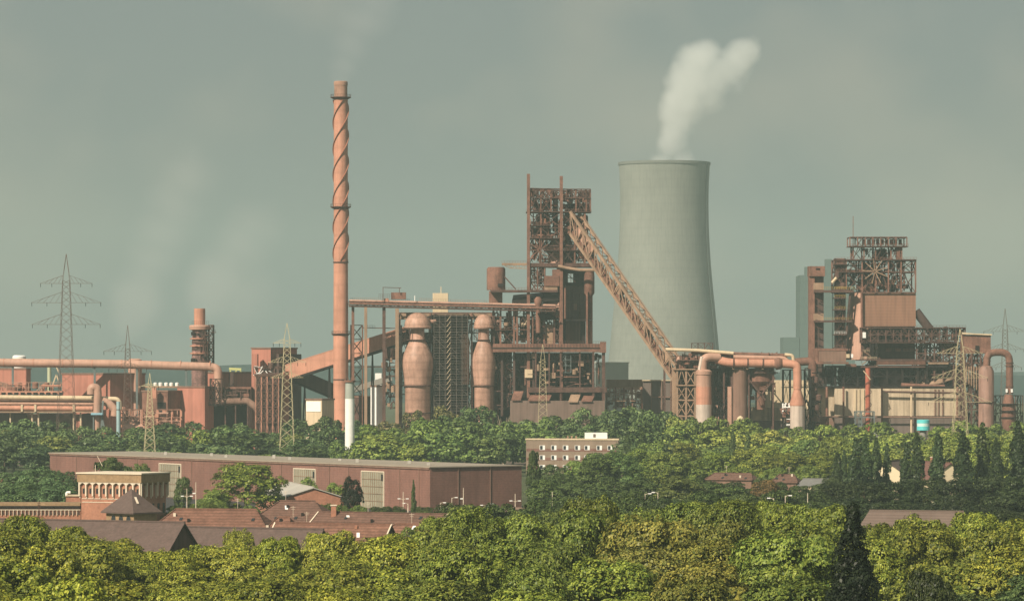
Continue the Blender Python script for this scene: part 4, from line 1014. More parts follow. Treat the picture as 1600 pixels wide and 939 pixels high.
# conveyor deck, pipe tracks
t = thing('conveyor_deck', 'low railed conveyor deck running left of the pylon', 'conveyor', G(40, Dl - 10))
MB().pbox(-60, 97, 611, 616, Dl - 14, 6).build('belt_deck', SALMON, t)
m = MB()
for i in range(16): MB().pbox(-58 + i * 10, -52 + i * 10, 613, 617.5, Dl - 15, 1).build('dark_opening', DARK, t)
m = MB(); m.rail(W(-60, 611, Dl - 14), W(97, 611, Dl - 14), 9, 4.2, .2); m.bar(W(57, 611, Dl - 14), W(63, 604, Dl - 14), .3); m.bar(W(63, 604, Dl - 14), W(66, 611, Dl - 14), .3); m.build('railing', SALMON2, t)
m = MB()
for px in range(-50, 97, 18): m.bar(W(px, 690, Dl - 11), W(px, 616, Dl - 11), .8)
m.build('trestles', BROWN, t)
clutter(t, -50, 96, 600, 616, Dl - 8, Dl + 4, 90, 20, 26, 30, (SALMON, RUST, RUST))
t = thing('pipe_track', 'bundle of pale horizontal pipes stacked above dark sheds at left', 'pipe bridge', G(80, Dl - 40))
Dt = Dl - 40
MB().tube(smooth_path([W(-60, 620, Dt), W(150, 622, Dt), W(183, 623.5, Dt), W(187, 628, Dt), W(187.5, 640, Dt)], 2, 5), 1.1, 12).build('upper_pipe', CREAM, t)
MB().tube([W(-60, 630, Dt + 1), W(150, 631, Dt + 1)], .6, 10).build('middle_pipe', SALMON2, t)
MB().tube([W(-60, 626.5, Dt + 1), W(150, 627.5, Dt + 1)], .4, 10).build('middle_pipe', RUST, t)
MB().tube([W(-60, 637, Dt), W(145, 638.5, Dt)], 1.2, 12).build('lower_pipe', SALMON, t)
MB().pbox(-60, 160, 642.5, 644.5, Dt - 1, 8).build('beam', TAN, t)
m = MB()
for px in (-30, 16, 50, 60, 115, 126): m.bar(W(px, 690, Dt + 2), W(px, 623, Dt + 2), .7)
for px in (34, 55, 115): m.pbox(px - 1.5, px + 1.5, 632, 643, Dt - 1.5, 1)
m.build('supports', CREAM, t)
MB().pbox(-60, 160, 623, 643, Dt + 6, 2).build('back_screen', MAUVE, t)
t = thing('dark_shed', 'low dark grey shed under the left pipe bundle', 'shed', G(50, Dt + 10))
m = MB(); m.pbox(-60, 40, 645, 705, Dt + 9, 20); m.pbox(62, 112, 646, 705, Dt + 9, 20); m.pbox(128, 144, 646, 705, Dt + 9, 20); m.build('wall', GREYS, t)
m = MB(); m.pbox(40.2, 61.8, 647, 658, Dt + 14, 6); m.pbox(112.2, 127.8, 647, 658, Dt + 14, 6); m.build('bay_panel', SALMON2, t)
t = thing('gooseneck_pipe', 'thick salmon gooseneck pipe with a blue platform', 'pipe', G(150, Dt - 4))
MB().tube(smooth_path([W(142, 616, Dt - 4), W(142, 605, Dt - 4), W(152, 605, Dt - 4), W(153, 616, Dt - 4), W(151, 672, Dt - 4)], 2.4, 7), 1.9, 16).build('pipe', SALMON2, t)
MB().pbox(142, 160, 645, 648, Dt - 9, 10).build('platform', M('light_blue_paint', (.25, .45, .55), .6, .1, .3), t)
m = MB(); m.bar(W(146, 690, Dt - 6), W(146, 648, Dt - 6), .6); m.bar(W(157, 690, Dt - 6), W(161, 626, Dt - 6), .8); m.bar(W(163, 670, Dt - 6), W(158, 648, Dt - 6), 1.0); m.build('legs', BLUE, t)
MB().tube(smooth_path([W(160, 626, Dt - 3), W(170, 630, Dt - 3), W(180, 640, Dt - 3), W(179, 650, Dt - 3)], 4, 6), 1.9, 14).build('elbow', SALMON2, t)
MB().pbox(160, 172, 640, 672, Dt - 2, 4).build('salmon_panel', REDW, t)
t = thing('blue_stack', 'slim blue grey vertical pipe beside the second pylon', 'pipe', G(187, Dt - 6))
MB().lathe(X_(187, Dt), Dt - 6, [(0, .95), (Z_(627, Dt), .95)], 16).build('pipe', M('blue_grey_paint', (.30, .44, .46), .6, .1, .3), t)
MB().lathe(X_(187, Dt), Dt - 6, [(Z_(640, Dt), 1.1), (Z_(639, Dt), 1.1)], 16).build('collar', BROWN, t)
# yard buildings 225-280
t, c = block('yard_building', 'low dull red building with dark openings behind the small pylon', 'building', 222, 262, 285, 612, Dl - 12, 30, RUST)
MB().obox(c['C'], c['uL'], c['nL'], 1, 6, Z_(650, Dl), Z_(628, Dl), 0, .3).build('opening', DARK, t)
m = MB()
for px in (241, 249, 258, 266, 275): m.lathe(X_(px, Dl), Dl + 6, [(Z_(603, Dl), .9), (Z_(598.5, Dl), 1.0), (Z_(597.5, Dl), .5)], 12)
m.build('roof_vents', WHITE, t)
MB().pbox(216, 282, 603, 606, Dl + 3, 10).build('roof_deck', TAN, t)
MB().pbox(236, 244, 606, 622, Dl - 15, 3).build('pipe_box', SALMON, t)
t = thing('low_pipes', 'low tangle of salmon pipes and decks near the tree line', 'pipe rack', G(230, Dl - 30))
frame(t, [188, 205, 222, 246, 268, 282], [640, 652, 662, 695], Dl - 30, Dl - 24, .5, .5, .3, SALMON, RUST, x=.1, seed=52, rails=False)
clutter(t, 186, 282, 640, 672, Dl - 31, Dl - 22, 91, 40, 20, 20, (SALMON2, SALMON, RUST))
MB().slab([W(192, 668, Dl - 34), W(226, 668, Dl - 34), W(216, 655, Dl - 26), W(198, 655, Dl - 26)], .5).build('lean_to_roof', SALMON2, t)
t, c = block('clad_building', 'salmon clad tower block with a dark opening beside it', 'building', 277, 320, 334, 605.5, Dl - 8, 28, REDW)
m = MB(); m.pbox(329, 388, 608, 626, Dl + 2, 14); m.build('canopy_wall', BROWN, t)
MB().pbox(329, 392, 604.5, 607.7, Dl + 1, 16).build('canopy_roof', RUST, t)
MB().pbox(329, 388, 626.3, 704, Dl + 14, 2).build('dark_bay', DARK, t)
MB().tube([W(340, 628, Dl), W(386, 626, Dl), W(400, 636, Dl - 2), W(408, 650, Dl - 4)], 1.8, 14).build('dust_duct', MAUVE, t)
m = MB()
for px in (331, 352, 368, 387): m.bar(W(px, 704, Dl), W(px, 608, Dl), .6)
m.build('posts', BROWN, t)
clutter(t, 330, 388, 610, 634, Dl - 2, Dl + 5, 92, 16, 8, 14, (BROWN, RUST, RUST))
t, c = block('red_block', 'plain red cladded block under the banded stack', 'building', 300, 360, 398, 583, Dl + 32, 20, REDW)
MB().pbox(357.5, 365, 582, 606, Dl + 27, 3).build('dark_pilaster', DARKR, t)
t = thing('banded_stack', 'short thick salmon stack with ring galleries and side ladder frame', 'chimney', G(312, Dl + 20))
Db = Dl + 20; k = Db / FPX; cx = X_(312, Db)
MB().lathe(cx, Db, [(0, 12.6 * k), (Z_(570, Db), 12.6 * k), (Z_(516, Db), 11.6 * k)], 30).build('lower_shaft', M('stained_salmon', (.30, .17, .15), .7, .6, .3, .5, speck=.3), t)
MB().lathe(cx, Db, [(Z_(509, Db), 8.8 * k), (Z_(482, Db), 8.8 * k)], 28).build('upper_shaft', SALMON, t)
MB().lathe(cx, Db, [(Z_(516, Db), 12 * k), (Z_(515, Db), 16 * k), (Z_(510, Db), 16.8 * k), (Z_(508, Db), 15.4 * k), (Z_(507.5, Db), 9 * k)], 32).build('collar', SALMON2, t)
for py in (529, 540.5, 552): MB().lathe(cx, Db, [(Z_(py + 1, Db), 15 * k), (Z_(py - 1, Db), 15.5 * k)], 28).build('gallery', SALMON, t)
frame(t, [325.5, 333], [508, 519, 530, 541, 552, 563, 575], Db - 2, Db + 3, .5, .4, .3, DARK, BROWN, deck=((519, 322, 337),), x=.8, seed=53)
for py in (522, 535, 546): MB().lathe(cx, Db, [(Z_(py + 2, Db), 12.4 * k), (Z_(py - 2, Db), 12.3 * k)], 28).build('dark_band', DARKR, t)
clutter(t, 300, 326, 517, 566, Db - 6, Db - 3, 95, 8, 5, 10, (BROWN, DARK, BROWN))
m = MB(); m.rail(W(300, 508, Db - 5), W(326, 508, Db - 5), 8, 2.0); m.build('railing', BROWN, t)
# stepped building with scaffold
t, c = block('stepped_building', 'stepped red building with tall lit upper block where the conveyor ends', 'building', 393, 423, 464, 545, Dl + 6, 35, REDW)
MB().pbox(394, 402, 553, 590, Dl - 3, 9).build('side_step', REDW, t)
c2 = corner(432, 436, 471, Dl + 2, 20); MB().prism(cpts(c2), 0, Z_(553, Dl)).build('right_block', DARKR, t)
MB().pbox(398, 441, 587, 704, Dl - 8, 8).build('lower_block', DARKR, t)
MB().pbox(397, 442, 584, 586.7, Dl - 9, 10).build('parapet', BROWN, t)
MB().pbox(423.3, 424.5, 546, 586, Dl + 1, 3).build('corner_trim', DARK, t)
c3 = corner(441.5, 444, 452, Dl - 6, 20); MB().prism(cpts(c3), 0, Z_(580, Dl)).build('pale_pier', REDW, t)
clutter(t, 396, 440, 572, 586, Dl - 8, Dl - 3, 93, 12, 8, 14, (BROWN, BROWN, WHITE))
t = thing('scaffold_tower', 'reddish scaffold cage against the stepped red building', 'scaffold', G(418, Dl - 14))
frame(t, [399, 408, 417, 426, 435], [588, 600, 612, 624, 636, 648, 660, 700], Dl - 13, Dl - 9, .22, .2, .16, SALMON, RUST, x=.7, seed=54, rails=False)
# inclined conveyors
def conveyor(name, lab, P, Q, w, h, mat, mat2, legs=()):
    P, Q = Vector(P), Vector(Q)
    t = thing(name, lab, 'conveyor', (P.x, P.y, 0))
    m = MB(); m.bar(P, Q, w, h); m.build('gallery', mat, t)
    m = MB(); m.bar(P + Vector((0, 0, -h * .5 - .6)), Q + Vector((0, 0, -h * .5 - .6)), w * .96, 1.0); m.build('underframe', mat2, t)
    m = MB(); m.bar(P + Vector((0, 0, h * .5 + .25)), Q + Vector((0, 0, h * .5 + .25)), w * 1.05, .35); m.build('roof', mat, t)
    for s in legs:
        a = P.lerp(Q, s); m = MB(); m.bar((a.x - 1.5, a.y, 0), (a.x, a.y, a.z - h * .6), .7); m.bar((a.x + 1.5, a.y, 0), (a.x, a.y, a.z - h * .6), .7); m.build('trestle', mat2, t)
conveyor('inclined_conveyor', 'salmon covered conveyor rising from the red building past the chimney', W(448, 582, 1888), W(640, 521, 1868), 5, 6.8, SALMON, DARK, (.35, .7))
conveyor('inclined_conveyor', 'dark covered conveyor sloping down behind the chimney', W(458, 584, 1896), W(548, 622, 1902), 5, 6.2, DARKR, DARK, (.2, .8))
t, c = block('yellow_building', 'pale yellow and white low building left of the chimney foot', 'building', 478, 503, 522, 625, 1790, 30, CREAM)
MB().obox(c['C'], c['uL'], c['nL'], .5, c['LL'] - .3, Z_(643, 1790), Z_(627, 1790), 0, .25).build('white_front', WHITE, t)
t, c = block('white_shed', 'small white shed between posts right of the chimney', 'shed', 579, 588, 602, 604, 1850, 40, WHITE)
MB().obox(c['C'], c['uL'], c['nL'], .6, 1.6, 4, 7, 0, .1).build('door', GREYS, t)
t, c = block('brown_shed', 'low brown shed behind the posts right of the chimney', 'shed', 550, 572, 600, 621, 1862, 50, BROWN)
MB().pbox(586, 596, 583, 604, 2080, 8).build('far_white_box', WHITE, t)
t = thing('sloped_conveyor', 'thin pale conveyor sloping behind the white column', 'conveyor', G(560, 2050))
MB().bar(W(545, 611, 2050), W(612, 590, 2050), 3, 3).build('gallery', CONCD, t)
MB().bar(W(545, 615, 2050), W(612, 594, 2050), 2.5, 1).build('underframe', BROWN, t)
t = thing('yellow_crane', 'small yellow gantry crane far behind the banded stack', 'crane', G(368, 2600))
m = MB()
for px in (360, 376): m.bar(W(px, 640, 2600), W(px, 576, 2600), 1.0)
m.bar(W(358, 576, 2600), W(377, 577, 2600), 1.6); m.bar(W(364, 586, 2600), W(371, 577, 2600), .9); m.build('frame', M('crane_yellow', (.55, .55, .22), .6, .1, .2), t)
t = thing('yard_fence', 'rusty low yard fence in front of the furnace base wall', 'fence', G(975, 1780))
m = MB(); m.rail((X_(950, 1780), 1780, 0), (X_(1056, 1780), 1780, 0), 26, 2.2, .12); m.build('rails', RUST, t)

# ---------------------------------------------------------------- pylons
def pylon(px, D, top, arms, wb, wt, mat, lab, waist=None):
    """arms: (row, half width in columns)"""
    k = D / FPX; cx = X_(px, D); zt = Z_(top, D)
    t = thing('power_pylon', lab, 'pylon', (cx, D, 0), 'lattice power pylons')
    zs = Z_(arms[0][0], D) + 1.5 if arms else zt * .8
    def hw(z): return (wb + (wt - wb) * min(1, z / zs)) * k if z <= zs else wt * k * max(.04, (zt - z) / (zt - zs))
    lv = [0.0]
    while lv[-1] < zs - .5: lv.append(min(zs, lv[-1] + max(1.5, hw(lv[-1]) * 1.55)))
    lv.append(zt)
    lw = max(.14, .46 * k); m, b = MB(), MB()
    for sx in (-1, 1):
        for sy in (-1, 1):
            for z0, z1 in zip(lv, lv[1:]):
                m.bar((cx + sx * hw(z0), D + sy * hw(z0), z0), (cx + sx * hw(z1), D + sy * hw(z1), z1), lw)
    for z0, z1 in zip(lv, lv[1:]):
        a, c = hw(z0), hw(z1); bw = lw * .62
        for s in (-1, 1):
            b.bar((cx - a, D + s * a, z0), (cx + c, D + s * c, z1), bw); b.bar((cx + a, D + s * a, z0), (cx - c, D + s * c, z1), bw)
            b.bar((cx + s * a, D - a, z0), (cx + s * c, D + c, z1), bw); b.bar((cx + s * a, D + a, z0), (cx + s * c, D - c, z1), bw)
    m.build('leg_frame', mat, t); b.build('lattice', mat, t)
    for py, w in arms:
        z = Z_(py, D); m = MB(); h = hw(z)
        for s in (-1, 1):
            tip = Vector((cx + s * w * k, D, z)); up = w * k * .30
            for sy in (-1, 1):
                m.bar((cx + s * h, D + sy * h, z), tip, lw * .8); m.bar((cx + s * h, D + sy * h * .8, z + up), tip, lw * .6)
                for i in range(1, 5):
                    f = i / 5; f2 = (i - 1) / 5
                    p = Vector((cx + s * h, D + sy * h, z)).lerp(tip, f); q = Vector((cx + s * h, D + sy * h * .8, z + up)).lerp(tip, f); q2 = Vector((cx + s * h, D + sy * h * .8, z + up)).lerp(tip, f2)
                    m.bar(p, q2, lw * .45)
        a = m.build('cross_arm', mat, t)
        m = MB()
        for s in (-1, 1):
            for f in (.98, .55): m.tube([(cx + s * w * k * f, D, z), (cx + s * w * k * f, D, z - 1.6)], .12, 5)
        m.build('insulators', DARK, a)
    return t
pylon(103.5, 1700, 397, [(443, 41), (473, 55), (507, 54)], 16, 5.5, PYL, 'tallest brown pylon with three wide arms at the far left')
pylon(199.5, 1760, 508, [(549, 38), (576, 30)], 9, 3.5, PYL, 'second brown pylon standing by the blue grey pipe')
pylon(234, 1530, 583, [(603, 14)], 11, 2, PYLC, 'small cream pylon rising just behind the long brick wall')
pylon(448.5, 1620, 505, [(536, 22), (566, 30), (590, 26)], 12.5, 4.5, PYLC, 'cream pylon in front of the stepped red building')
pylon(848, 1700, 538, [(566, 6)], 10, 3.2, PYLC, 'slender cream pylon without wide arms before the casting deck')
pylon(1500, 1700, 514, [(552, 36), (590, 44), (628, 50)], 14, 5, PYLC, 'tan pylon overlapping the right end of the beige shed')
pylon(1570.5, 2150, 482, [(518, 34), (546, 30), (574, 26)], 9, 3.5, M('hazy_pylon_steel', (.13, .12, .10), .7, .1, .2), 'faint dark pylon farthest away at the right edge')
# ---------------------------------------------------------------- long brown brick hall
c = corner(78, 672, 815, 1185, 54.3); zt = Z_(730.5, 1185)
t = thing('brick_hall', 'very long plain brown brick hall with three tall grey gates', 'building', c['C'])
MB().prism(cpts(c), 0, zt).build('wall', BRICK, t)
ho = cpts(c, .45); MB().prism(ho, zt, zt + .3).build('parapet', M('parapet_concrete', (.33, .28, .22), .9, .15, .3), t)
MB().prism(cpts(c, -.3), zt + .3, zt + .34).build('roof', M('felt_roof', (.30, .26, .21), .9, .15, .1), t)
def lat(px):    # distance along the long wall that shows at this column
    kk = (px - 800) / FPX; C, u = c['C'], c['uL']; return (kk * C.y - C.x) / (u.x - kk * u.y)
for a, b, top, bot in ((600, 566, 737, 795), (493, 460, 733, 762), (283, 250, 725, 775)):
    u0, u1 = lat(a), lat(b); y = c['C'].y + c['uL'].y * (u0 + u1) / 2; z1, z0 = Z_(top, y), max(0.3, Z_(bot, y) if bot > 780 else .3)
    g = MB().obox(c['C'], c['uL'], c['nL'], u0, u1, z0, z1, 0, .18).build('gate', GATE, t)
    m = MB(); n = 10
    for i in range(n + 1): uu = u0 + (u1 - u0) * i / n; m.obox(c['C'], c['uL'], c['nL'], uu - .07, uu + .07, z0, z1, .18, .3)
    for i in range(1, 5): zz = z0 + (z1 - z0) * i / 5; m.obox(c['C'], c['uL'], c['nL'], u0, u1, zz - .06, zz + .06, .3, .36)
    m.build('bars', TAN, g)
    m = MB(); m.obox(c['C'], c['uL'], c['nL'], u0 - .35, u0 - .01, z0, z1 + .3, 0, .3); m.obox(c['C'], c['uL'], c['nL'], u1 + .01, u1 + .35, z0, z1 + .3, 0, .3); m.obox(c['C'], c['uL'], c['nL'], u0, u1, z1 + .01, z1 + .3, 0, .3)
    m.build('frame', STONE, g)
    m = MB(); m.obox(c['C'], c['uL'], c['nL'], u0 + .3, u0 + 1.1, z1 - 2.6, z1 - .6, .31, .4); m.build('pane', GLASS, g)
for px in (120, 170, 215, 300, 350, 405, 440, 515, 545, 625, 655):
    u0 = lat(px); MB().obox(c['C'], c['uL'], c['nL'], u0 - .1, u0 + .1, .2, zt - .1, .003, .22).build('downpipe', MAUVE, t)
for f_ in (.3, .65): MB().obox(c['C'], c['uR'], c['nR'], c['LR'] * f_, c['LR'] * f_ + .2, .2, zt - .1, .003, .22).build('downpipe', MAUVE, t)
m = MB(); m.obox(c['C'], c['uL'], c['nL'], .1, c['LL'], zt - .55, zt - .12, .23, .34); m.build('gutter', MAUVE, t)
for i in range(9):
    p = c['C'] + c['uL'] * (14 + i * 21) + c['uR'] * (9 + (i * 7) % 13); MB().box(p.x - .5, p.x + .5, p.y - .5, p.y + .5, zt + .35, zt + 1.1 + .2 * (i % 3)).build('roof_vent', GREYR, t)
# ---------------------------------------------------------------- brick flats
c = corner(822, 966, 968, 1600, 8); zt = Z_(687.5, 1600)
t = thing('brick_flats', 'flat roofed brown brick flats with rows of white windows among trees', 'apartment block', c['C'])
MB().prism(cpts(c), 0, zt).build('wall', BRICKA, t)
MB().prism(cpts(c, .3), zt, zt + .6).build('roof_edge', CREAM, t)
m = MB()
for py in (697, 711, 725): z = Z_(py, 1600); m.obox(c['C'], c['uL'], c['nL'], .2, c['LL'] - .2, z - .9 - 1.3, z - 1.1, 0, .08)
m.build('spandrel_band', BRICK, t)
for r_, py in enumerate((699.5, 715, 730)):
    z = Z_(py, 1600)
    for px in (847, 865, 883.5, 902, 917, 936, 953):
        uu = (965.5 - px) * 1600 / FPX / math.cos(R(8))
        w = MB().obox(c['C'], c['uL'], c['nL'], uu - 1.15, uu + 1.15, z - .95, z + .95, 0, .14).build('window', WHITE, t)
        MB().obox(c['C'], c['uL'], c['nL'], uu - .15, uu + .95, z - .8, z + .8, .14, .18).build('pane', GLASS, w)
p = MB().box(X_(914, 1602), X_(949, 1602), 1603, 1609, zt + .6, Z_(676, 1602)).build('roof_house', WHITE, t)
MB().box(X_(927, 1602), X_(930.5, 1602), 1602.8, 1603, zt + 1.2, Z_(678, 1602)).build('opening', GREYS, p)
m = MB()
for px in (886, 892, 899): m.box(X_(px, 1604), X_(px + 2.5, 1604), 1604, 1606, zt + .6, zt + 1.7)
m.build('vents', TAN, t)

# ---------------------------------------------------------------- gatehouse with corbelled parapet
Dg = 1000.0
c = corner(127, 219, 259, Dg, 26); C = c['C']
t = thing('castle_gatehouse', 'square old brick tower with arched corbel parapet like a small castle', 'building', C)
zp, zc, zbm = Z_(741, Dg), Z_(754, Dg), Z_(776, Dg)
MB().prism(cpts(c), 0, zc).build('wall', BRICKR, t)
MB().prism(cpts(c, .8), zc, zp).build('parapet', BRICKY, t)
MB().prism(cpts(c, 1.05), zp, zp + .35).build('coping', STONE, t)
for u, n, L, nb_ in ((c['uL'], c['nL'], c['LL'], 9), (c['uR'], c['nR'], c['LR'], 5)):
    st = MB(); ar = MB()
    for i in range(nb_ + 1):
        q = -.25 + (L + .5) * i / nb_
        w = .2; st.obox(C, u, n, q - w, q + w, zbm, zc - .01, 0.002, .72); st.obox(C, u, n, q - .15, q + .15, zbm - .5, zbm - .01, 0.002, .35)
    for i in range(nb_):
        q0 = -.25 + (L + .5) * i / nb_ + .22; q1 = -.25 + (L + .5) * (i + 1) / nb_ - .22
        for k_ in range(6):                      # stepped segmental arch in brick
            f0, f1 = k_ / 6, (k_ + 1) / 6; a = math.sin(PI * (f0 + f1) / 2)
            ar.obox(C, u, n, q0 + (q1 - q0) * f0, q0 + (q1 - q0) * f1, zc - .75 + .55 * a, zc - .011, .003, .7)
        if u is c['uL']:
            qm = (q0 + q1) / 2
            wd = MB().obox(C, u, n, qm - .28, qm + .28, zc - 3.0, zc - 1.7, 0.002, .12).build('window', GLASS, t)
            MB().obox(C, u, n, qm - .38, qm + .38, zc - 1.69, zc - 1.5, .002, .2).build('window_arch', BRICKY, wd)
        if u is c['uR']:
            qm = (q0 + q1) / 2; MB().obox(C, u, n, qm - .5, qm + .5, zbm - 4.5, zbm - 1.9, 0.002, .1).build('window', GLASS, t)
    st.build('pilasters', STONE, t); ar.build('corbel_arches', STONE if u is c['uL'] else BRICKY, t)
m = MB(); m.obox(C, c['uL'], c['nL'], .3, c['LL'] - .3, Z_(780.5, Dg), Z_(779.5, Dg), .002, .12); m.obox(C, c['uL'], c['nL'], .3, c['LL'] - .3, Z_(786, Dg), Z_(785, Dg), .002, .12); m.build('string_courses', STONE, t)
m = MB(); m.bar(W(149, 740, Dg + 8), W(149, 726, Dg + 8), .12); m.bar(W(209, 740, Dg + 6), W(209, 737.5, Dg + 6), .4); m.bar(W(152, 712, Dg + 8), W(160, 728, Dg + 8), .12); m.build('flagpole', STONE, t)
# pyramid roofed pavilion
Dv = 960.0
t = thing('pavilion', 'low ochre pavilion with a dark pyramid slate roof before the old tower', 'building', G(205, Dv))
c = corner(166, 209, 245, Dv, 44); zw = Z_(800, Dv)
q = cpts(c, 1.0); mid = (q[0] + q[2]) / 2; apex = Vector((mid.x, mid.y, Z_(764.5, Dv)))
MB().prism(cpts(c), 0, zw).build('wall', BRICKY, t)
m = MB(); e = [Vector((p.x, p.y, zw - .1)) for p in q]
b = len(m.v); m.v += [tuple(p) for p in e] + [tuple(apex)] + [(p.x, p.y, zw - .45) for p in e]
m.f += [(0, 1, 4), (1, 2, 4), (2, 3, 4), (3, 0, 4), (0, 5, 6, 1), (1, 6, 7, 2), (2, 7, 8, 3), (3, 8, 5, 0), (8, 7, 6, 5)]
m.build('pyramid_roof', SLATE, t)
for i in range(3):
    u0 = 1.2 + i * 2.9
    w = MB(); o_, u, n = c['C'], c['uL'], c['nL']
    pts = [o_ + u * (u0 + .8 + .8 * math.cos(a)) + n * .06 + Vector((0, 0, zw - 1.9 + 1.0 * math.sin(a))) for a in [PI * j / 10 for j in range(11)]]
    pts += [o_ + u * u0 + n * .06 + Vector((0, 0, zw - 4)), o_ + u * (u0 + 1.6) + n * .06 + Vector((0, 0, zw - 4))]
    w.poly(pts); w.poly([p - n * .05 for p in reversed(pts)]); w.build('arched_window', GLASS, t)
m = MB(); pa = e[0].lerp(e[1], .28); m.bar(pa.lerp(apex, .35) + Vector((0, 0, .15)), pa.lerp(apex, .62) + Vector((0, 0, .15)), .55, .12); m.build('skylight_strip', STONE, t)
# long arcaded wing
Dw_ = 1010.0
t = thing('arcade_wing', 'low long wing with a pink arcade frieze left of the old tower', 'building', G(60, Dw_))
xa, xb = X_(-60, Dw_), X_(126, Dw_)
m = MB().box(xa, xb, Dw_, Dw_ + 10, 0, Z_(794, Dw_)); m.build('wall', BRICKR, t)
MB().box(xa, xb, Dw_ - .5, Dw_ + 10.4, Z_(794, Dw_) + .01, Z_(790, Dw_)).build('dark_gutter', DARK, t)
MB().box(xa, xb - .1, Dw_ - .2, Dw_ + 10.2, Z_(790, Dw_) + .01, Z_(786, Dw_)).build('roof_edge', BRICKY, t)
m = MB(); n = 30
for i in range(n):
    x0 = xa + (xb - xa) * (i + .5) / n; w = (xb - xa) / n
    m.box(x0 - w * .5, x0 - w * .36, Dw_ - .35, Dw_, Z_(805, Dw_), Z_(795.5, Dw_))
    m.box(x0 - w * .36, x0 + w * .5, Dw_ - .35, Dw_, Z_(796.6, Dw_), Z_(795.5, Dw_))
m.build('arcade_frieze', STONE, t)
m = MB()
for i in range(n):
    x0 = xa + (xb - xa) * (i + .5) / n; w = (xb - xa) / n; m.box(x0 - w * .12, x0 + w * .26, Dw_ - .1, Dw_ - .001, Z_(804, Dw_), Z_(799, Dw_))
m.build('niches', DARKR, t)
t = thing('small_annex', 'small pink brick annex with a white roof vent beside the old tower', 'building', G(115, 1030))
MB().box(X_(103, 1030), X_(126, 1030), 1030, 1036, 0, Z_(775, 1030)).build('wall', BRICKR, t)
MB().box(X_(102, 1030), X_(126.5, 1030), 1029.7, 1036.3, Z_(775, 1030), Z_(773.5, 1030)).build('roof_edge', CREAM, t)
MB().tube(smooth_path([W(104, 774, 1031), W(104, 769, 1031), W(110, 769, 1031)], .8, 4), .35, 8).build('roof_vent', WHITE, t)

# ---------------------------------------------------------------- pitched roofs
def house(name, lab, pxa, Da, pxb, Db_, zr, halfw, drop, matr, matw, hip=0.0, chim=(), cat='house', group=None, sky_=(), gable=None):
    A, B = Vector((X_(pxa, Da), Da, zr)), Vector((X_(pxb, Db_), Db_, zr)); u = (B - A).normalized(); n = Vector((u.y, -u.x, 0))
    if n.y > 0: n = -n
    t = thing(name, lab, cat, ((A.x + B.x) / 2, (A.y + B.y) / 2, 0), group)
    ze = zr - drop; dz = Vector((0, 0, ze))
    def P(v, s, e): q = v + n * s + u * e; return Vector((q.x, q.y, ze))
    ai, bi = A + u * hip, B - u * hip
    F0, F1, K0, K1 = P(A, halfw, 0), P(B, halfw, 0), P(A, -halfw, 0), P(B, -halfw, 0)
    m = MB()
    m.slab([F0, F1, bi, ai], .25); m.slab([K1, K0, ai, bi], .25)
    if hip: m.slab([K0, F0, ai], .25); m.slab([F1, K1, bi], .25)
    rf = m.build('roof', matr, t)
    MB().bar(ai + Vector((0, 0, .08)), bi + Vector((0, 0, .08)), .45, .3).build('ridge', matr, rf)
    g = .5; w = MB(); hw = halfw - g
    pa, pb, pc, pd = P(A, hw, g), P(B, hw, -g), P(B, -hw, -g), P(A, -hw, g)
    w.prism([pa, pb, pc, pd], 0, ze - .26 + .0)
    w.build('wall', matw, t)
    if not hip:
        w = MB(); s = drop * hw / halfw
        for E, sg in ((A + u * g, 1), (B - u * g, -1)):
            q0, q1, q2 = P(E, hw - .15, 0), P(E, -hw + .15, 0), Vector((E.x, E.y, zr - .45))
            q0.z = q1.z = ze - .25
            th = u * (.3 * sg); b = len(w.v); w.v += [tuple(q0), tuple(q1), tuple(q2), tuple(q0 + th), tuple(q1 + th), tuple(q2 + th)]
            b = len(w.v) - 6; w.f += [(b, b + 1, b + 2), (b + 5, b + 4, b + 3), (b, b + 3, b + 4, b + 1), (b + 1, b + 4, b + 5, b + 2), (b + 2, b + 5, b + 3, b)]
            w.build('gable', gable or matw, t); w = MB()
    if matr in (TILE, TILE2):
        v = MB(); hr = random.Random(len(lab) * 7 + int(pxa)); up = Vector((0, 0, .12))
        v.bar(bi + up, F1 + up, .3, .14); v.bar(ai + up, F0 + up, .3, .14); v.build('verge_tiles', matr if hip else STONE, rf)
        for k_ in range(5):
            f = hr.uniform(.12, .88); e = hr.uniform(.15, .8); p = A.lerp(B, f) + n * halfw * e - Vector((0, 0, drop * e))
            if k_ % 2: MB().box(p.x - .3, p.x + .3, p.y - .3, p.y + .3, p.z - .1, p.z + .7).build('flue', hr.choice((STONE, DARK, BRICKR)), rf)
            else: MB().bar(p + up, p + n * .9 - Vector((0, 0, drop * .9 / halfw)) + up, .7, .1).build('roof_window', GLASS, rf)
        p = A.lerp(B, hr.uniform(.2, .8)); v = MB(); v.bar(p, p + Vector((0, 0, 2.6)), .07); v.bar(p + Vector((-.6, 0, 2.3)), p + Vector((.6, 0, 2.3)), .06); v.bar(p + Vector((-.4, 0, 1.9)), p + Vector((.4, 0, 1.9)), .06); v.build('aerial', STONE, rf)
    for f, s in chim:
        p = A.lerp(B, f); ch = MB().box(p.x - .6, p.x + .6, p.y - s - .5, p.y - s + .5, zr - 2.5, zr + 1.5).build('chimney', BRICKR, rf)
        MB().box(p.x - .75, p.x + .75, p.y - s - .65, p.y - s + .65, zr + 1.5, zr + 1.75).build('chimney_cap', STONE, rf)
    for f, d0, d1 in sky_:
        p = A.lerp(B, f); q = p + n * halfw * d0 - Vector((0, 0, drop * d0 - .12)); r_ = p + n * halfw * d1 - Vector((0, 0, drop * d1 - .12)) + u * .5
        MB().bar(q, r_, .7, .12).build('skylight', WHITE, rf)
    return t
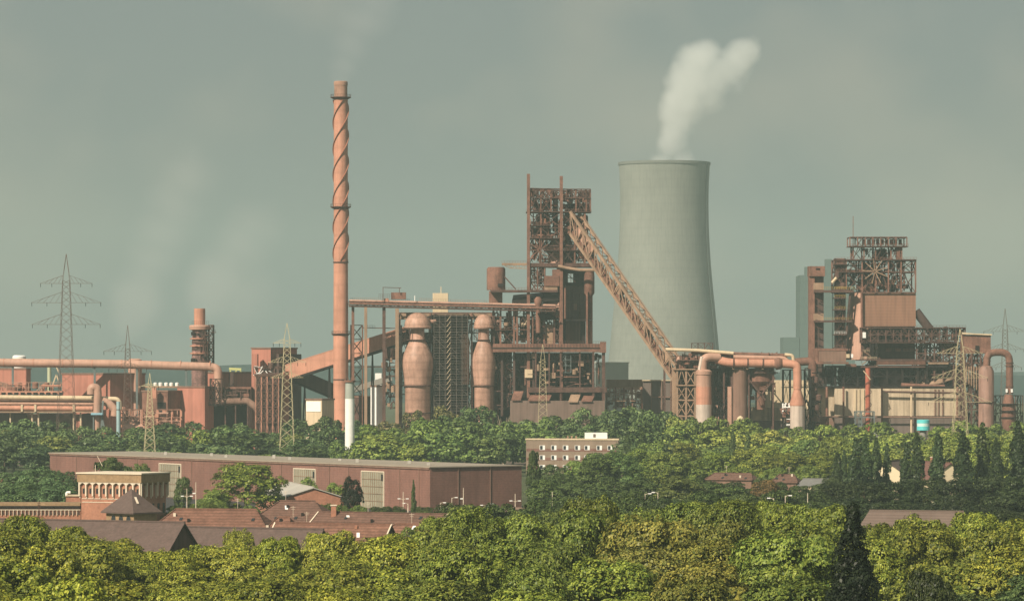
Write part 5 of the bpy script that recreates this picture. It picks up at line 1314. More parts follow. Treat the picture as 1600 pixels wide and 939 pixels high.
house('slate_house', 'longest dark slate roof, ending in a black gable', -60, 812, 289, 790, 45 - 244 * 790 / FPX, 9, 7.5, SLATE, BRICK, gable=DARKR)
house('slate_house', 'shorter dark slate roof behind the black gable', 285, 820, 506, 806, 45 - 255 * 806 / FPX, 8, 6.5, SLATE, BRICKR, gable=DARKR)
house('tiled_house', 'clay tiled hip roof next to the old brick tower', 243, 905, 432, 900, 45 - 224 * 900 / FPX, 8, 5, TILE, BRICKR, hip=5)
house('tiled_house', 'tallest brown tiled hip roof behind the others with skylights', 395, 940, 535, 935, 45 - 211 * 935 / FPX, 10, 6, TILE2, BRICKR, hip=7, sky_=((.4, .2, .35),))
house('tiled_house', 'long brown tiled roof with a small white chimney in front of the hall', 498, 900, 700, 885, 45 - 231 * 885 / FPX, 7, 4, TILE2, BRICKR, chim=((.12, 1.5),), sky_=((.25, .2, .3), (.55, .6, .7)))
house('tiled_house', 'clay tiled roof with a dark pointed gable in the middle of the group', 430, 868, 612, 858, 45 - 247 * 858 / FPX, 6, 5, TILE, BRICKR, gable=DARKR, sky_=((.75, .4, .6),))
house('tiled_house', 'short clay tiled roof with a pale verge strip at the right of the group', 600, 880, 700, 872, 45 - 248 * 872 / FPX, 6, 4.5, TILE, BRICKR, hip=3, sky_=((.5, .1, .7),))
house('tiled_house', 'small steep clay tiled cross roof in front of the tall hip roof', 418, 888, 470, 884, 45 - 236 * 884 / FPX, 5, 4.5, TILE, BRICKR, hip=3)
house('slate_house', 'low slate roof in front of the right end of the brick hall', 738, 1005, 845, 1000, 45 - 222 * 1000 / FPX, 6, 3, M('grey_brown_slate', (.24, .17, .135), .85, .15, .4, 0, brick=(.4, 'z', .15)), BRICKR, hip=3)
house('tiled_house', 'long brown tiled roof between the dark conifer and foreground trees', 1345, 870, 1520, 862, 45 - 226 * 866 / FPX, 8, 5.5, M('ridged_brown_tiles', (.15, .11, .092), .85, .15, .3, 0, brick=(.6, 'z', .3)), BRICKR, hip=2)
house('tiled_house', 'low brown roof just peeping out of the dark central wood', 1108, 1302, 1182, 1295, 45 - 167 * 1300 / FPX, 4, 2, TILE2, MAUVE, hip=2)
house('tiled_house', 'brown roof at the left end of the grey roof in the wood', 1208, 1250, 1250, 1248, 45 - 169 * 1250 / FPX, 5, 2.4, TILE2, MAUVE, hip=2)
house('grey_house', 'plain grey roof half hidden by trees right of centre', 1250, 1248, 1300, 1245, 45 - 176 * 1246 / FPX, 5, 2, M('dull_grey_roof', (.17, .17, .165), .85, .15, .2), CREAM, hip=1)
WHW = M('cream_render', (.68, .58, .40), .8, .08, .3)
t = house('white_house', 'cream house with dark roof left of the poplar pair', 1386, 1262, 1416, 1290, 45 - 148 * 1270 / FPX, 7, 4.5, SLATE, WHW)
t = house('white_house', 'cream house with a dark brown roof between two poplars', 1428, 1300, 1486, 1270, 45 - 150 * 1280 / FPX, 8, 5.5, M('dark_brown_tiles', (.17, .085, .07), .85, .2, .3, 0, brick=(.6, 'z', .3)), WHW, chim=((.5, 0),))
# workshop with pale roof
t = house('workshop', 'low brick workshop with pale grey roof by the round tree', 452, 1180, 490, 1130, 45 - 186 * 1150 / FPX, 11, 3.4, GREYR, BRICKR, cat='workshop')
c = corner(-30, 6, 32, 1200, 30)
t = thing('brick_shed', 'small flat roofed brick shed at the far left edge', 'shed', c['C'])
MB().prism(cpts(c), 0, Z_(746, 1200)).build('wall', BRICKR, t); MB().prism(cpts(c, .4), Z_(746, 1200), Z_(744, 1200)).build('roof', GREYR, t)
for u0 in (2, 5): MB().obox(c['C'], c['uL'], c['nL'], u0, u0 + 1.4, 6, 8, .002, .1).build('window', GLASS, t)

# ---------------------------------------------------------------- street lamps and masts
def lamp(px, D, top, typ, lab):
    k = D / FPX; z = Z_(top, D); cx = X_(px, D)
    t = thing('street_lamp', lab, 'street lamp', (cx, D, 0), 'pale street lamps along the yard street')
    MB().lathe(cx, D, [(0, .16), (1.2, .15), (1.25, .11), (z, .08)], 8).build('pole', STONE, t)
    m = MB(); sides = {'double': (-1, 1), 'right': (1,), 'left': (-1,), 'mast': ()}[typ]
    zz = z - (2.2 if typ == 'double' else .1)
    for s in sides:
        m.tube([(cx, D, zz - .25), (cx + s * .5, D, zz + .1), (cx + s * 1.0, D, zz + .12)], .06, 5)
    if m.v: m.build('arm', STONE, t)
    for s in sides:
        MB().obox((cx + s * 1.25, D, 0), (1, 0, 0), (0, -1, 0), -.42, .42, zz, zz + .25, -.22, .22).build('lamp_head', WHITE, t)
    if typ == 'mast':
        for dz_ in (3.2,): MB().box(cx - .9, cx - .1, D - .15, D + .15, z - dz_, z - dz_ + .3).build('lamp_head', WHITE, t)
    return t
for a in ((630, 1150, 768, 'double', 'double armed lamp before the brown hall, left of the thin poplar'),
          (637.5, 1180, 786, 'left', 'short lamp right behind the double armed one'),
          (653, 1160, 790, 'double', 'low double lamp at the foot of the thin poplar'),
          (688, 1120, 785, 'right', 'lamp with one arm at the near corner of the hall'),
          (706, 1110, 777, 'right', 'lamp bending right in front of the hall end wall'),
          (691, 1190, 778, 'left', 'small lamp just above the corner lamp'),
          (724, 1090, 762, 'mast', 'tall white mast with a side lamp before the hall end wall'),
          (762, 1120, 787, 'right', 'right one of two small lamps above the foreground trees'),
          (759, 1150, 789, 'left', 'left one of two small lamps above the foreground trees'),
          (805, 1120, 771, 'double', 'double armed lamp at the right end of the hall'),
          (863, 1080, 768, 'mast', 'thin mast by the trees right of the brown hall'),
          (292, 1060, 763, 'double', 'double armed lamp left of the round tree'),
          (306, 1050, 753, 'mast', 'tall white mast left of the round tree'),
          (570, 1100, 797, 'double', 'low double lamp by the dark bushy poplar'),
          (1008, 1000, 771, 'right', 'white lamp head poking from the dark central trees'),
          (1028, 1010, 769, 'left', 'second white lamp head to the right in the central trees'),
          (1209, 960, 778, 'left', 'pale lamp at the edge of the olive trees'),
          (1227, 960, 774, 'right', 'short white lamp right of the pale lamp'),
          (1262, 950, 770, 'mast', 'thin mast rising from the trees right of centre')):
    lamp(*a)
t = thing('antenna_mast', 'thin brown antenna mast above the slate roof at left', 'mast', G(61, 830))
MB().lathe(X_(61, 830), 830, [(0, .12), (Z_(781, 830), .07)], 6).build('pole', BROWN, t)
m = MB()
for i in range(6): m.bar(W(58.5, 786 + i * 3, 830), W(63.5, 786 + i * 3, 830), .1)
m.build('aerials', BROWN, t)

# ---------------------------------------------------------------- trees
def leafmat(name, spec=0.2):
    m = bpy.data.materials.new(name); m.use_nodes = True
    n, l = m.node_tree.nodes, m.node_tree.links
    b = n['Principled BSDF']; b.inputs['Roughness'].default_value = 0.45; b.inputs['Specular IOR Level'].default_value = spec
    oi = n.new('ShaderNodeObjectInfo'); g = n.new('ShaderNodeNewGeometry')
    r = n.new('ShaderNodeValToRGB')
    r.color_ramp.elements[0].color = (.34, .46, .42, 1); r.color_ramp.elements[1].color = (1.80, 1.58, 1.30, 1)  # wide random leaf tones, the bright end painted in as sun sparkle
    l.new(g.outputs['Random Per Island'], r.inputs['Fac'])
    tn = n.new('ShaderNodeTexNoise'); tn.inputs['Scale'].default_value = .35; tn.inputs['Detail'].default_value = 2
    l.new(g.outputs['Position'], tn.inputs['Vector'])
    mr = n.new('ShaderNodeMapRange'); mr.inputs['From Min'].default_value = .3; mr.inputs['From Max'].default_value = .7; mr.inputs['To Min'].default_value = .8; mr.inputs['To Max'].default_value = 1.2
    l.new(tn.outputs['Fac'], mr.inputs['Value'])
    v1 = n.new('ShaderNodeVectorMath'); v1.operation = 'MULTIPLY'; l.new(oi.outputs['Color'], v1.inputs[0]); l.new(r.outputs['Color'], v1.inputs[1])
    v2 = n.new('ShaderNodeVectorMath'); v2.operation = 'SCALE'; l.new(v1.outputs['Vector'], v2.inputs[0]); l.new(mr.outputs['Result'], v2.inputs['Scale'])
    l.new(v2.outputs['Vector'], b.inputs['Base Color'])
    tr_ = n.new('ShaderNodeBsdfTranslucent'); l.new(v2.outputs['Vector'], tr_.inputs['Color'])
    mx = n.new('ShaderNodeMixShader'); mx.inputs['Fac'].default_value = .13
    l.new(b.outputs['BSDF'], mx.inputs[1]); l.new(tr_.outputs['BSDF'], mx.inputs[2]); l.new(mx.outputs['Shader'], n['Material Output'].inputs['Surface'])
    return m
LEAF = leafmat('leaves')
rng = np.random.default_rng(5)
def nrm(a): return a / np.maximum(np.linalg.norm(a, axis=1, keepdims=True), 1e-9)
def crown_mesh(name, lobes, nleaf, size, seed, flat=0.7):
    """leaves spread over and inside a set of lobes (x,y,z,rx,rz); size = leaf clump length in m"""
    g = np.random.default_rng(seed); L = np.array(lobes)
    wgt = (L[:, 3] ** 2); wgt /= wgt.sum(); idx = g.choice(len(L), nleaf, p=wgt)
    d = nrm(g.normal(size=(nleaf, 3)))
    nc = 16                                   # leaves gather in sprigs on each lobe
    cl = nrm(g.normal(size=(len(L) * nc, 3))); pick = cl[idx * nc + g.integers(0, nc, nleaf)]
    sp_ = g.random(nleaf) < .72; d[sp_] = nrm(pick[sp_] + g.normal(size=(sp_.sum(), 3)) * .17)
    low = (d[:, 2] < -.35); d[low, 2] *= -1
    rad = 1.08 - np.abs(g.normal(size=nleaf)) * .17 - np.where(sp_, 0, .12)
    rad *= 1 + .10 * np.sin(d[:, 0] * 7 + idx) * np.cos(d[:, 1] * 6 + idx * 2) + .08 * np.sin(d[:, 2] * 9 + idx * 3)
    CZ = L[0, 2]
    P = L[idx, :3] + d * np.stack([L[idx, 3], L[idx, 3], L[idx, 4]], 1) * rad[:, None]
    # drop leaves buried deep in another lobe
    deep = np.zeros(nleaf, bool)
    for i in range(len(L)):
        q = (P - L[i, :3]) / np.array([L[i, 3], L[i, 3], L[i, 4]]); deep |= (np.linalg.norm(q, axis=1) < .62) & (idx != i)
    hole = (np.sin(P[:, 0] * 2.3 + seed) * np.sin(P[:, 1] * 2.1 + seed * 2) * np.sin(P[:, 2] * 2.6 + seed * 3)) > .42; deep |= hole & (g.random(nleaf) < .75)
    keep = ~deep | (g.random(nleaf) < .12); P, d = P[keep], d[keep]; k = len(P)
    O = nrm(P - np.array([0, 0, CZ - 1.0])) if CZ < 8.5 and len(L) < 95 else d
    N = nrm(d * .85 + O * .32 + nrm(g.normal(size=(k, 3))) * .66 + np.array([0, 0, .25]))
    T = nrm(np.cross(N, nrm(g.normal(size=(k, 3))))); B = np.cross(N, T)
    s = size * g.uniform(.5, 1.55, size=(k, 1)); w = s * flat
    c = N * s * .18
    V = np.stack([P - T * s * .5, P - B * w * .45 + c * .6, P + T * s * .5, P + B * w * .45 + c * .6], 1).reshape(-1, 3)
    me = bpy.data.meshes.new(name); me.vertices.add(k * 4); me.vertices.foreach_set('co', V.ravel())
    me.loops.add(k * 4); me.loops.foreach_set('vertex_index', np.arange(k * 4, dtype=np.int32))
    me.polygons.add(k); me.polygons.foreach_set('loop_start', np.arange(0, k * 4, 4, dtype=np.int32))
    me.update(); me.validate(); me.materials.append(LEAF); return me
def broad_lobes(seed, w=5.0, h=12.0, base=3.5, n=34):     # unit tree: total height h, crown radius w
    g = random.Random(seed); out = [(0, 0, base + (h - base) * .48, w * .66, (h - base) * .40)]
    for i in range(n):
        a = g.uniform(0, 6.283); v = g.uniform(-.85, 1.0); rr = math.sqrt(max(0, 1 - v * v * .92)) * w * g.uniform(.55, .86)
        r = w * g.choice((.11, .15, .20, .26, .33)); z = base + (h - base) * (.48 + .42 * v) + g.uniform(-.3, .3)
        z = min(z, h - r * .8); out.append((math.cos(a) * rr, math.sin(a) * rr, z, r, r * g.uniform(.7, .95)))
    return out
def column_lobes(seed, w=1.6, h=15.0, n=40, cone=.5):
    g = random.Random(seed); out = []
    for i in range(n):
        f = (i + .5) / n; z = 1.2 + (h - 1.8) * f; pr_ = w * (min(1, .45 + f * 3) * (1 - cone * f) * (1 if f < .85 else (1 - f) / .15 * .8 + .2))
        a = g.uniform(0, 6.283); r = max(.28, pr_ * g.uniform(.45, .7)); q = pr_ * g.uniform(.1, .6)
        out.append((math.cos(a) * q, math.sin(a) * q, z, r, r * g.uniform(1.0, 1.7)))
    return out
def trunk_mesh(name, h, r0, seed, spread=2.4, nl=9):
    g = random.Random(seed); m = MB()
    m.tube([(0, 0, -.1), (.05, 0, h * .3), (-.05, .1, h * .6), (0, 0, h * .86)], [r0, r0 * .7, r0 * .45, r0 * .12], 8)
    for i in range(nl):
        z = h * g.uniform(.28, .65); a = g.uniform(0, 6.28); L = spread * g.uniform(.6, 1.2)
        m.tube([(0, 0, z), (math.cos(a) * L * .5, math.sin(a) * L * .5, z + L * .55), (math.cos(a) * L, math.sin(a) * L, z + L * 1.0)], [r0 * .36, r0 * .2, r0 * .06], 5)
    me = bpy.data.meshes.new(name); me.from_pydata(m.v, [], m.f); me.polygons.foreach_set('use_smooth', [True] * len(me.polygons)); me.materials.append(BARK); return me
H0 = 12.0
NEAR = [crown_mesh('near_crown', broad_lobes(s, 5.0 + .5 * (s % 3), H0, 2.4, 88), 56000, .26, s) for s in range(1, 7)]
MID = [crown_mesh('broad_crown', broad_lobes(s, 5.2 + .5 * (s % 3), H0, .8, 60), 20000, .36, s) for s in range(11, 17)]
FAR = [crown_mesh('far_crown', broad_lobes(s, 5.6 + .6 * (s % 3), H0, 1.0, 40), 5000, .70, s) for s in range(21, 26)]
POP = [crown_mesh('poplar_crown', column_lobes(s, 1.75, H0, 50, .55), 13000, .34, s) for s in range(31, 34)]
CON = [crown_mesh('conifer_crown', column_lobes(s, 2.5, H0, 170, .84), 120000, .16, s) for s in range(41, 42)]
TRK = trunk_mesh('trunk', H0, .30, 1); TRKP = trunk_mesh('trunk', H0, .2, 2, .9, 5)
prng = random.Random(99)
used_proto = {}
def tree(px, D, top, width, meshes, color, name, lab, group, cat='tree', base_w=10.6, thin=False, z0=0.0):
    """top row and crown width in columns as seen from the viewpoint's distance D"""
    zt = Z_(top, D); k = D / FPX
    s = zt / H0; sw = width * k / base_w
    me = prng.choice(meshes)
    root = thing(name, lab, cat, (X_(px, D), D, z0), group)
    root.rotation_euler = (0, 0, prng.uniform(0, 6.283))
    cr_ = bpy.data.objects.new('crown', me); COL.objects.link(cr_); cr_.parent = root
    j = prng.uniform(.74, 1.26)
    cr_.color = (color[0] * j * prng.uniform(.94, 1.06), color[1] * j, color[2] * j * prng.uniform(.9, 1.1), 1)
    tk = bpy.data.objects.new('trunk', TRKP if thin else TRK); COL.objects.link(tk); tk.parent = root
    root.scale = (sw, sw, s)
    return root
YG = (.215, .250, .040); YG2 = (.155, .205, .040); OL = (.160, .172, .042); MG = (.155, .225, .055); DG = (.075, .115, .040); BG = (.095, .150, .062); VD = (.012, .020, .011); BRN = (.16, .11, .045)
def interp(tab, x):
    for (a, b), (c_, d_) in zip(tab, tab[1:]):
        if a <= x <= c_: return b + (d_ - b) * (x - a) / (c_ - a)
    return tab[-1][1] if x > tab[-1][0] else tab[0][1]
# foreground skyline
SKY = [(-40, 815), (60, 812), (150, 826), (200, 850), (240, 862), (290, 862), (320, 842), (400, 852), (450, 838), (480, 832), (540, 832), (600, 835), (640, 826), (690, 800), (740, 792), (800, 800), (860, 796), (930, 776), (1000, 782), (1060, 788), (1100, 778), (1160, 785), (1230, 782), (1300, 788), (1345, 826), (1390, 812), (1430, 800), (1480, 806), (1520, 802), (1600, 802), (1660, 800)]
def zone(px, top):
    if px < 640: c_, l_, g_ = YG, 'bright yellow green broadleaf tree in the left foreground canopy', 'bright foreground trees on the left'
    elif px < 955: c_, l_, g_ = YG2, 'mid green broadleaf tree in the middle foreground canopy', 'green foreground trees in the middle'
    elif 955 < px < 1190: c_, l_, g_ = OL, 'olive brown tinged broadleaf tree in the foreground canopy', 'olive foreground trees'
    elif px < 1320: c_, l_, g_ = YG2, 'mid green broadleaf tree left of the dark conifer', 'foreground trees left of the conifer'
    else: c_, l_, g_ = (.180, .212, .040), 'yellowish broadleaf tree in the right foreground canopy', 'yellowish foreground trees on the right'
    if 1480 < px and top > 895: c_ = DG
    if 900 < px < 1210 and top < 800: c_ = YG2
    if 860 < px < 1000 and top > 860: c_ = YG2
    return c_, l_, g_
rows = [(662, 0, 84, 9), (628, 0, 96, 0), (585, 1, 118, 26), (542, 0, 136, 54), (497, 1, 150, 88), (455, 0, 165, 124), (420, 1, 170, 160)]
for D, off, w, dy in rows:
    px = -40 + (off * w * .4) + prng.uniform(-10, 10)
    while px < 1650:
        top = interp(SKY, px) + dy * (1.05 if px > 650 else .72) + prng.uniform(-14, 22) * (1 if dy > 10 else .4)
        if not (1285 < px < 1385 and D < 560) :
            c_, l_, g_ = zone(px, top)
            tree(px, D + prng.uniform(-9, 9), top, w * prng.uniform(1.0, 1.45), NEAR, c_, 'broadleaf_tree', l_, g_)
        px += w * prng.uniform(.70, 1.0)
tree(1333, 428, 776, 196, CON, VD, 'dark_conifer', 'tall dark pointed conifer standing out of the right foreground canopy', None, base_w=5.8, thin=True)
tree(1452, 425, 893, 120, NEAR, (.05, .07, .025), 'broadleaf_tree', 'dark rounded tree crown at the bottom right edge', None)
# skyline bushes near the slate roofs
tree(372, 700, 826, 52, NEAR, YG, 'broadleaf_tree', 'small bright tree poking above the slate roof', None)
tree(640, 800, 823, 60, MID, MG, 'broadleaf_tree', 'fresh green low tree in front of the tiled roofs', None)
# mid-ground named trees
tree(383, 1120, 723, 112, MID, (.16, .22, .045), 'broadleaf_tree', 'large round green tree in front of the brick hall', None)
tree(335, 1110, 765, 50, MID, MG, 'broadleaf_tree', 'small green tree hugging the round tree on its left', None)
tree(318, 1070, 785, 60, MID, YG2, 'shrub', 'pale yellowish shrubs beside the white mast', None, 'shrub')
tree(287, 1130, 744, 34, MID, DG, 'broadleaf_tree', 'dark green small tree by the white mast', None)
tree(549, 1060, 744, 36, MID, VD, 'bushy_poplar', 'dark bushy poplar in front of the hall gates', None)
tree(646, 1090, 747, 11, POP, DG, 'slim_poplar', 'very thin poplar before the hall near its corner', None, base_w=3.4, thin=True)
tree(177, 1150, 711, 78, MID, (.06, .09, .03), 'broadleaf_tree', 'green tree showing over the old brick tower', None)
tree(215, 1160, 722, 42, MID, MG, 'broadleaf_tree', 'smaller green tree over the right side of the old tower', None)
tree(480, 1200, 745, 34, MID, MG, 'broadleaf_tree', 'small green tree covering the foot of the middle gate', None)
tree(524, 1200, 752, 40, MID, MG, 'broadleaf_tree', 'light green tree behind the workshop gable', None)
for px, w in ((589, 26), (604, 24), (622, 26), (655, 22), (668, 20)): tree(px, 1120, 789 + (px % 3), w, MID, (.07, .10, .03), 'shrub', 'low rounded hedge shrub at the foot of the brick hall', 'hedge shrubs along the hall', 'shrub')
for px, top in ((528, 690), (562, 688), (546, 703)): tree(px, 1600 if top < 700 else 1590, top, 30, FAR, (.13, .20, .055), 'broadleaf_tree', 'green tree close around the foot of the white column', 'trees round the white column')
for px, D, top, w in ((20, 1180, 735, 70), (60, 1170, 728, 80), (95, 1180, 735, 60), (40, 1120, 752, 90), (90, 1110, 757, 80), (5, 1120, 760, 70)):
    tree(px, D, top, w, MID, (.085, .15, .065), 'broadleaf_tree', 'blue green tree at left between the hall and the arcade wing', 'trees at left before the hall')
# tree belt in front of the works
BELT = [(-40, 655), (60, 655), (100, 662), (150, 668), (210, 672), (260, 660), (310, 662), (360, 655), (400, 660), (440, 672), (480, 650), (520, 648), (560, 652), (600, 655), (640, 650), (690, 636), (740, 640), (770, 650), (820, 650), (860, 642), (900, 645), (950, 640), (990, 628), (1030, 632), (1080, 655), (1130, 655), (1180, 660), (1230, 665), (1300, 668), (1350, 662), (1400, 668), (1480, 668), (1560, 662), (1660, 665)]
def beltcol(px, row):
    if row == 0: return (BG if px < 1050 else MG) if not 600 < px < 700 else (.12, .12, .055)
    if px < 520: return BG if prng.random() < .6 else prng.choice((MG, (.16, .20, .06), DG))
    if 540 < px < 690: return prng.choice(((.16, .25, .06), (.13, .20, .05), (.18, .24, .06)))
    if px < 860: return (.11, .17, .055)
    if px < 1030: return BG
    return prng.choice(((.24, .31, .075), (.19, .25, .065), (.27, .31, .08), (.15, .22, .06)))
for row, (D, dy, w) in enumerate(((1745, 0, 42), (1690, 11, 46), (1630, 24, 50), (1570, 38, 54))):
    px = -40
    while px < 1650:
        top = interp(BELT, px) + dy + prng.uniform(-8, 9)
        lab, grp = ('hazy blue green tree in the belt before the left works', 'tree belt before the left works') if px < 520 else ('green tree in the belt below the stoves and furnace', 'tree belt below the furnace') if px < 1040 else ('yellow green tree in the belt below the right furnace', 'tree belt below the right furnace')
        if not (px > 512 and px < 580 and D < 1645 and top < 712) and not (800 < px < 985 and D < 1600):
            tree(px, D + prng.uniform(-14, 14), top, w * prng.uniform(1.0, 1.7), FAR, beltcol(px, row), 'broadleaf_tree', lab, grp)
        px += w * prng.uniform(.85, 1.25)
# central wood right of the hall
for px, D, top, w, c_ in ((834, 1180, 702, 26, DG), (862, 1300, 724, 56, BG), (880, 1250, 738, 60, DG), (935, 1280, 711, 80, (0.087, 0.138, 0.043)), (906, 1360, 718, 50, MG), (945, 1330, 705, 84, (.10, .15, .05)), (972, 1300, 706, 70, (0.080, 0.131, 0.043)), (1000, 1350, 700, 80, MG), (1045, 1330, 705, 90, (0.131, 0.181, 0.043)), (1085, 1330, 715, 80, MG), (1120, 1360, 705, 70, (0.145, 0.196, 0.043)), (900, 1150, 752, 80, DG), (850, 1120, 748, 70, DG), (960, 1140, 748, 90, DG), (1010, 1150, 742, 90, DG), (1060, 1140, 740, 90, (0.087, 0.116, 0.038)), (1110, 1150, 752, 80, DG), (1150, 1140, 758, 80, DG), (1195, 1160, 748, 44, BRN), (1235, 1120, 764, 60, DG), (1165, 1420, 700, 70, (0.160, 0.203, 0.043)), (1195, 1420, 695, 80, (0.160, 0.203, 0.043)), (1230, 1400, 705, 80, (0.174, 0.217, 0.043)), (1280, 1400, 708, 80, (0.160, 0.203, 0.043)), (1070, 1500, 690, 60, (0.174, 0.217, 0.043)), (1020, 1480, 688, 60, MG), (1260, 1290, 726, 60, MG), (1210, 1300, 728, 50, MG), (1155, 1320, 728, 60, MG)):
    tree(px, D, top, w, MID, c_, 'broadleaf_tree', 'dense green tree in the wood right of the brick hall', 'central wood trees')
for px, D, top, w in ((980, 1530, 672, 20), (1003, 1520, 664, 24), (1145, 1500, 668, 18), (1168, 1480, 672, 20)):
    tree(px, D, top, w, POP, DG, 'slim_poplar', 'dark column shaped tree among the central belt', 'central column trees', base_w=3.4, thin=True)
# filler trees on the low ground between the wood and the foreground canopy
for row, (D, t0, w) in enumerate(((1010, 770, 60), (900, 782, 66), (790, 792, 74))):
    px = 690 + row * 20
    while px < 1660:
        if not (1340 < px < 1530 and D < 1000) and not (px < 850 and D > 950):
            dk = px > 1290  # right part carries the cloud shadow in its leaf colour
            tree(px, D + prng.uniform(-25, 25), t0 + prng.uniform(-7, 8) + (8 if dk else 0), w * prng.uniform(1.1, 1.5), MID, (.036, .052, .022) if dk else (.065, .10, .035) if row < 2 else (.12, .16, .04), 'broadleaf_tree', 'low tree with cloud shadow in its leaf colour, at the foot of the heavy wood' if dk else 'dark green tree between the wood and the olive foreground', 'low dark trees on the right' if dk else 'low trees behind the foreground canopy')
        px += w * prng.uniform(.8, 1.15)
for px in range(664, 880, 20): tree(px, 985 + prng.uniform(-20, 20), 795 + prng.uniform(-3, 4), 34, MID, (.09, .13, .04), 'shrub', 'small shrub in front of the end wall of the hall', 'shrubs before the hall end wall', 'shrub')
for px in range(270, 560, 24): tree(px, 1010 + prng.uniform(-15, 15), 790 + prng.uniform(-4, 5), 36, MID, (.10, .15, .045), 'shrub', 'small garden shrub behind the tiled roofs', 'garden shrubs behind the tiled roofs', 'shrub')
for px, D, top, w in ((1115, 1220, 749, 50), (1150, 1225, 751, 46), (1190, 1200, 744, 40), (1215, 1180, 752, 44), (1250, 1190, 757, 50), (1285, 1190, 755, 50), (1300, 1170, 745, 50)):
    tree(px, D, top, w, MID, (.07, .10, .04), 'broadleaf_tree', 'dense green tree in the wood right of the brick hall', 'central wood trees')
# poplar row on the right
for i, (px, D, top, w, lab) in enumerate(((1308, 1240, 705, 22, 'short dark poplar leftmost in the right hand row'), (1319, 1250, 702, 18, 'short thin poplar touching the leftmost one'), (1337, 1210, 682, 30, 'broad ragged poplar left of the cream house'), (1352, 1220, 676, 26, 'tall ragged poplar in the left clump'), (1369, 1230, 682, 22, 'pointed poplar at the right of the left clump'), (1386, 1230, 690, 16, 'small pointed poplar just left of the cream house'),
        (1416, 1220, 690, 24, 'shorter one of the poplar pair between the cream houses'), (1432, 1210, 673, 28, 'taller one of the poplar pair between the cream houses'), (1465, 1210, 673, 28, 'single poplar in front of the second cream house'), (1505, 1200, 671, 34, 'wide based poplar right of the cream houses'), (1535, 1210, 657, 32, 'tallest light poplar right of the wide based one'), (1556, 1190, 682, 26, 'dark narrow poplar near the right edge'), (1591, 1200, 655, 36, 'poplar cut by the right picture edge'))):
    tree(px, D, top - 2, w * 1.06, POP, (.042, .070, .030) if i not in (10,) else (.06, .09, .03), 'poplar', lab, 'poplar row on the right', base_w=3.3, thin=True)
for px, D, top, w in ((1400, 1330, 705, 60), (1450, 1340, 690, 70), (1500, 1340, 692, 70), (1540, 1330, 690, 70), (1590, 1330, 685, 80), (1330, 1380, 690, 60), (1350, 1330, 700, 60), (1305, 1420, 680, 60), (1480, 1400, 675, 80), (1550, 1400, 678, 70)):
    tree(px, D, top, w, MID, (.19, .25, .06), 'broadleaf_tree', 'soft green tree behind the poplar row', 'trees behind the poplar row')
# wood on the right, cloud shadow put into the dark leaf colour
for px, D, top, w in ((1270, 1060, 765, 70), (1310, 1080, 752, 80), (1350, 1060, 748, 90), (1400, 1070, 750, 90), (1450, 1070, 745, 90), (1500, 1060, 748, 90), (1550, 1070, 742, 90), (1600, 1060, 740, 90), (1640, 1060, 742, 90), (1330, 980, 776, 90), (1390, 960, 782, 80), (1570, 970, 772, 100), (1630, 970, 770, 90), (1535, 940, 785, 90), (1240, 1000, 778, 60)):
    tree(px, D, top, w, MID, (.034, .052, .022), 'cloud_shade_tree', 'tree with cloud shadow in its leaf colour, in the heavy wood below the poplars', 'dark wood trees on the right')
# dead bleached tree by the furnace wall
t = thing('bare_tree', 'bleached leafless tree beside the second stove', 'tree', G(787, 1735))
m = MB(); g_ = random.Random(4)
base = Vector((X_(787, 1735), 1735, 0))
for i in range(16):
    a = g_.uniform(0, 6.28); L = g_.uniform(1.5, 5); z1 = g_.uniform(17, 23)
    m.tube([base + Vector((0, 0, g_.uniform(4, 12))), base + Vector((math.cos(a) * L * .5, math.sin(a) * L * .5, z1 * .75)), base + Vector((math.cos(a) * L, math.sin(a) * L, z1))], [.3, .16, .05], 5)
m.build('branches', DEADW, t)
MB().tube([base, base + Vector((.2, 0, 14))], [.5, .3], 8).build('trunk', DEADW, t)

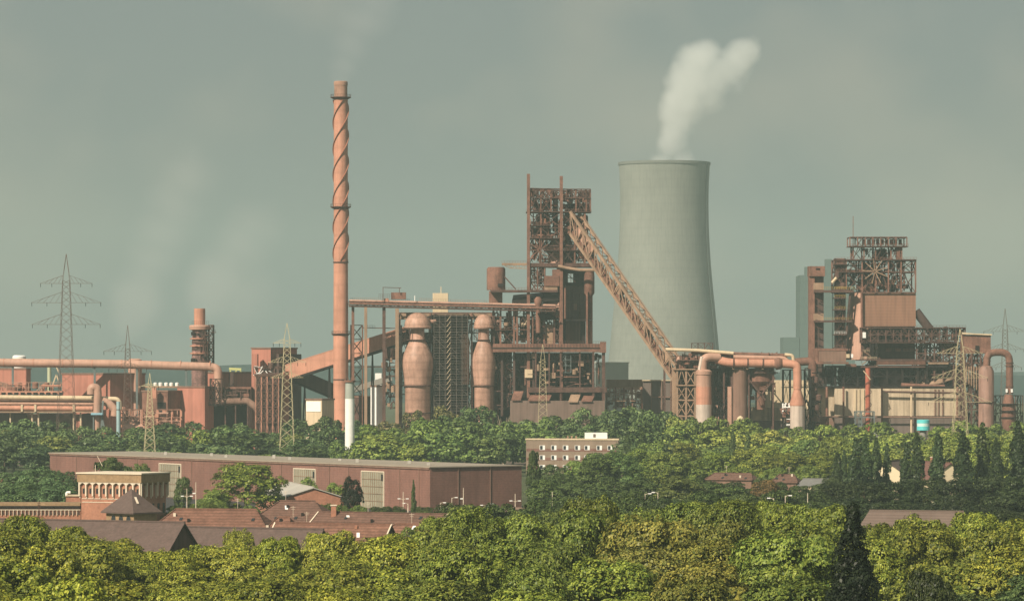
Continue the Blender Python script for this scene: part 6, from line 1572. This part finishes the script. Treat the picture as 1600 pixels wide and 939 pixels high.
# ---------------------------------------------------------------- steam and smoke
def plume(name, lab, blobs, D, dens, col, nscale=0.03, namp=.9, soft=1.0, detail=4):
    """blobs: (px, py, radius in columns, weight) ; one closed domain of soft vapour"""
    k = D / FPX
    P = [(Vector((X_(a, D), D + (off[0] if (off := rest[1:]) else 0), Z_(b, D))), r * k, rest[0]) for a, b, r, *rest in blobs]
    lo = [min(p[i] - r * 1.75 for p, r, w in P) for i in range(3)]; hi = [max(p[i] + r * 1.75 for p, r, w in P) for i in range(3)]
    m = MB(); m.box(lo[0], hi[0], lo[1], hi[1], lo[2], hi[2])
    mt = bpy.data.materials.new(name + '_vapour'); mt.use_nodes = True; n, l = mt.node_tree.nodes, mt.node_tree.links; n.clear()
    o_ = n.new('ShaderNodeOutputMaterial'); v = n.new('ShaderNodeVolumePrincipled'); v.inputs['Color'].default_value = (*col, 1); v.inputs['Anisotropy'].default_value = -.15
    l.new(v.outputs['Volume'], o_.inputs['Volume'])
    g = n.new('ShaderNodeNewGeometry')
    nz_ = n.new('ShaderNodeTexNoise'); nz_.inputs['Scale'].default_value = nscale; nz_.inputs['Detail'].default_value = detail; nz_.inputs['Roughness'].default_value = .6
    l.new(g.outputs['Position'], nz_.inputs['Vector'])
    acc = None
    for p, r, w in P:
        dd = n.new('ShaderNodeVectorMath'); dd.operation = 'DISTANCE'; dd.inputs[1].default_value = p; l.new(g.outputs['Position'], dd.inputs[0])
        mr = n.new('ShaderNodeMapRange'); mr.inputs['From Min'].default_value = r * 1.75; mr.inputs['From Max'].default_value = 0; mr.inputs['To Min'].default_value = 0; mr.inputs['To Max'].default_value = w; l.new(dd.outputs['Value'], mr.inputs['Value'])
        if acc is None: acc = mr.outputs['Result']
        else:
            mm = n.new('ShaderNodeMath'); mm.operation = 'SMOOTH_MAX'; mm.inputs[2].default_value = .12; l.new(acc, mm.inputs[0]); l.new(mr.outputs['Result'], mm.inputs[1]); acc = mm.outputs[0]
    su = n.new('ShaderNodeMath'); su.operation = 'MULTIPLY_ADD'; su.inputs[1].default_value = -namp; l.new(nz_.outputs['Fac'], su.inputs[0]); l.new(acc, su.inputs[2])
    mr = n.new('ShaderNodeMapRange'); mr.inputs['From Min'].default_value = -.03; mr.inputs['From Max'].default_value = -.03 + .25 * soft; mr.inputs['To Min'].default_value = 0; mr.inputs['To Max'].default_value = dens; l.new(su.outputs[0], mr.inputs['Value'])
    l.new(mr.outputs['Result'], v.inputs['Density'])
    o = m.build(name, mt, None, loc=P[0][0]); tag(o, lab, 'steam' if 'steam' in name else 'smoke'); mt.cycles.volume_step_rate = .35
    return o
plume('steam_cloud', 'billowing white steam plume rising from the cooling tower', [(1034, 254, 28, .75), (1062, 256, 28, .7), (1044, 228, 32, .75), (1050, 206, 30, .8), (1060, 184, 34, .85), (1070, 158, 38, .95), (1080, 128, 42, 1.0), (1094, 104, 40, 1.0), (1114, 118, 36, .98), (1134, 112, 32, .9), (1152, 98, 30, .95), (1166, 86, 26, .9), (1150, 130, 28, .55), (1106, 150, 36, .7), (1180, 66, 26, .42), (1092, 196, 30, .42), (1200, 44, 30, .38)], 4300,   .028, (.97, 1, 1), .026, .84, 1.0, 8)
plume('thin_smoke', 'faint thin smoke drifting up from the works near the second pylon', [(203, 505, 26, 1.0), (207, 488, 34, 1.1), (214, 468, 42, 1.1), (224, 440, 42, .8), (238, 405, 48, .75), (252, 368, 52, .7), (270, 325, 58, .6), (296, 275, 62, .55)], 2300, .0055, (1, 1, 1), .014, .6, 1.6, 3)
plume('thin_smoke', 'faint pale smoke beside the banded stack', [(318, 480, 26, 1.0), (328, 462, 36, 1.1), (340, 440, 42, 1.0), (356, 414, 42, .75), (374, 384, 48, .7), (396, 350, 56, .6), (385, 470, 60, .6)], 2350, .0055, (1, 1, 1), .014, .6, 1.6, 3)
plume('thin_smoke', 'wispy smoke leaving the top of the tall chimney', [(531, 124, 18, 1.0), (536, 104, 24, .85), (550, 72, 34, .75), (566, 34, 42, .7), (580, -5, 50, .65)], 1850, .0065, (1, 1, 1), .022, .6, 1.5, 4)
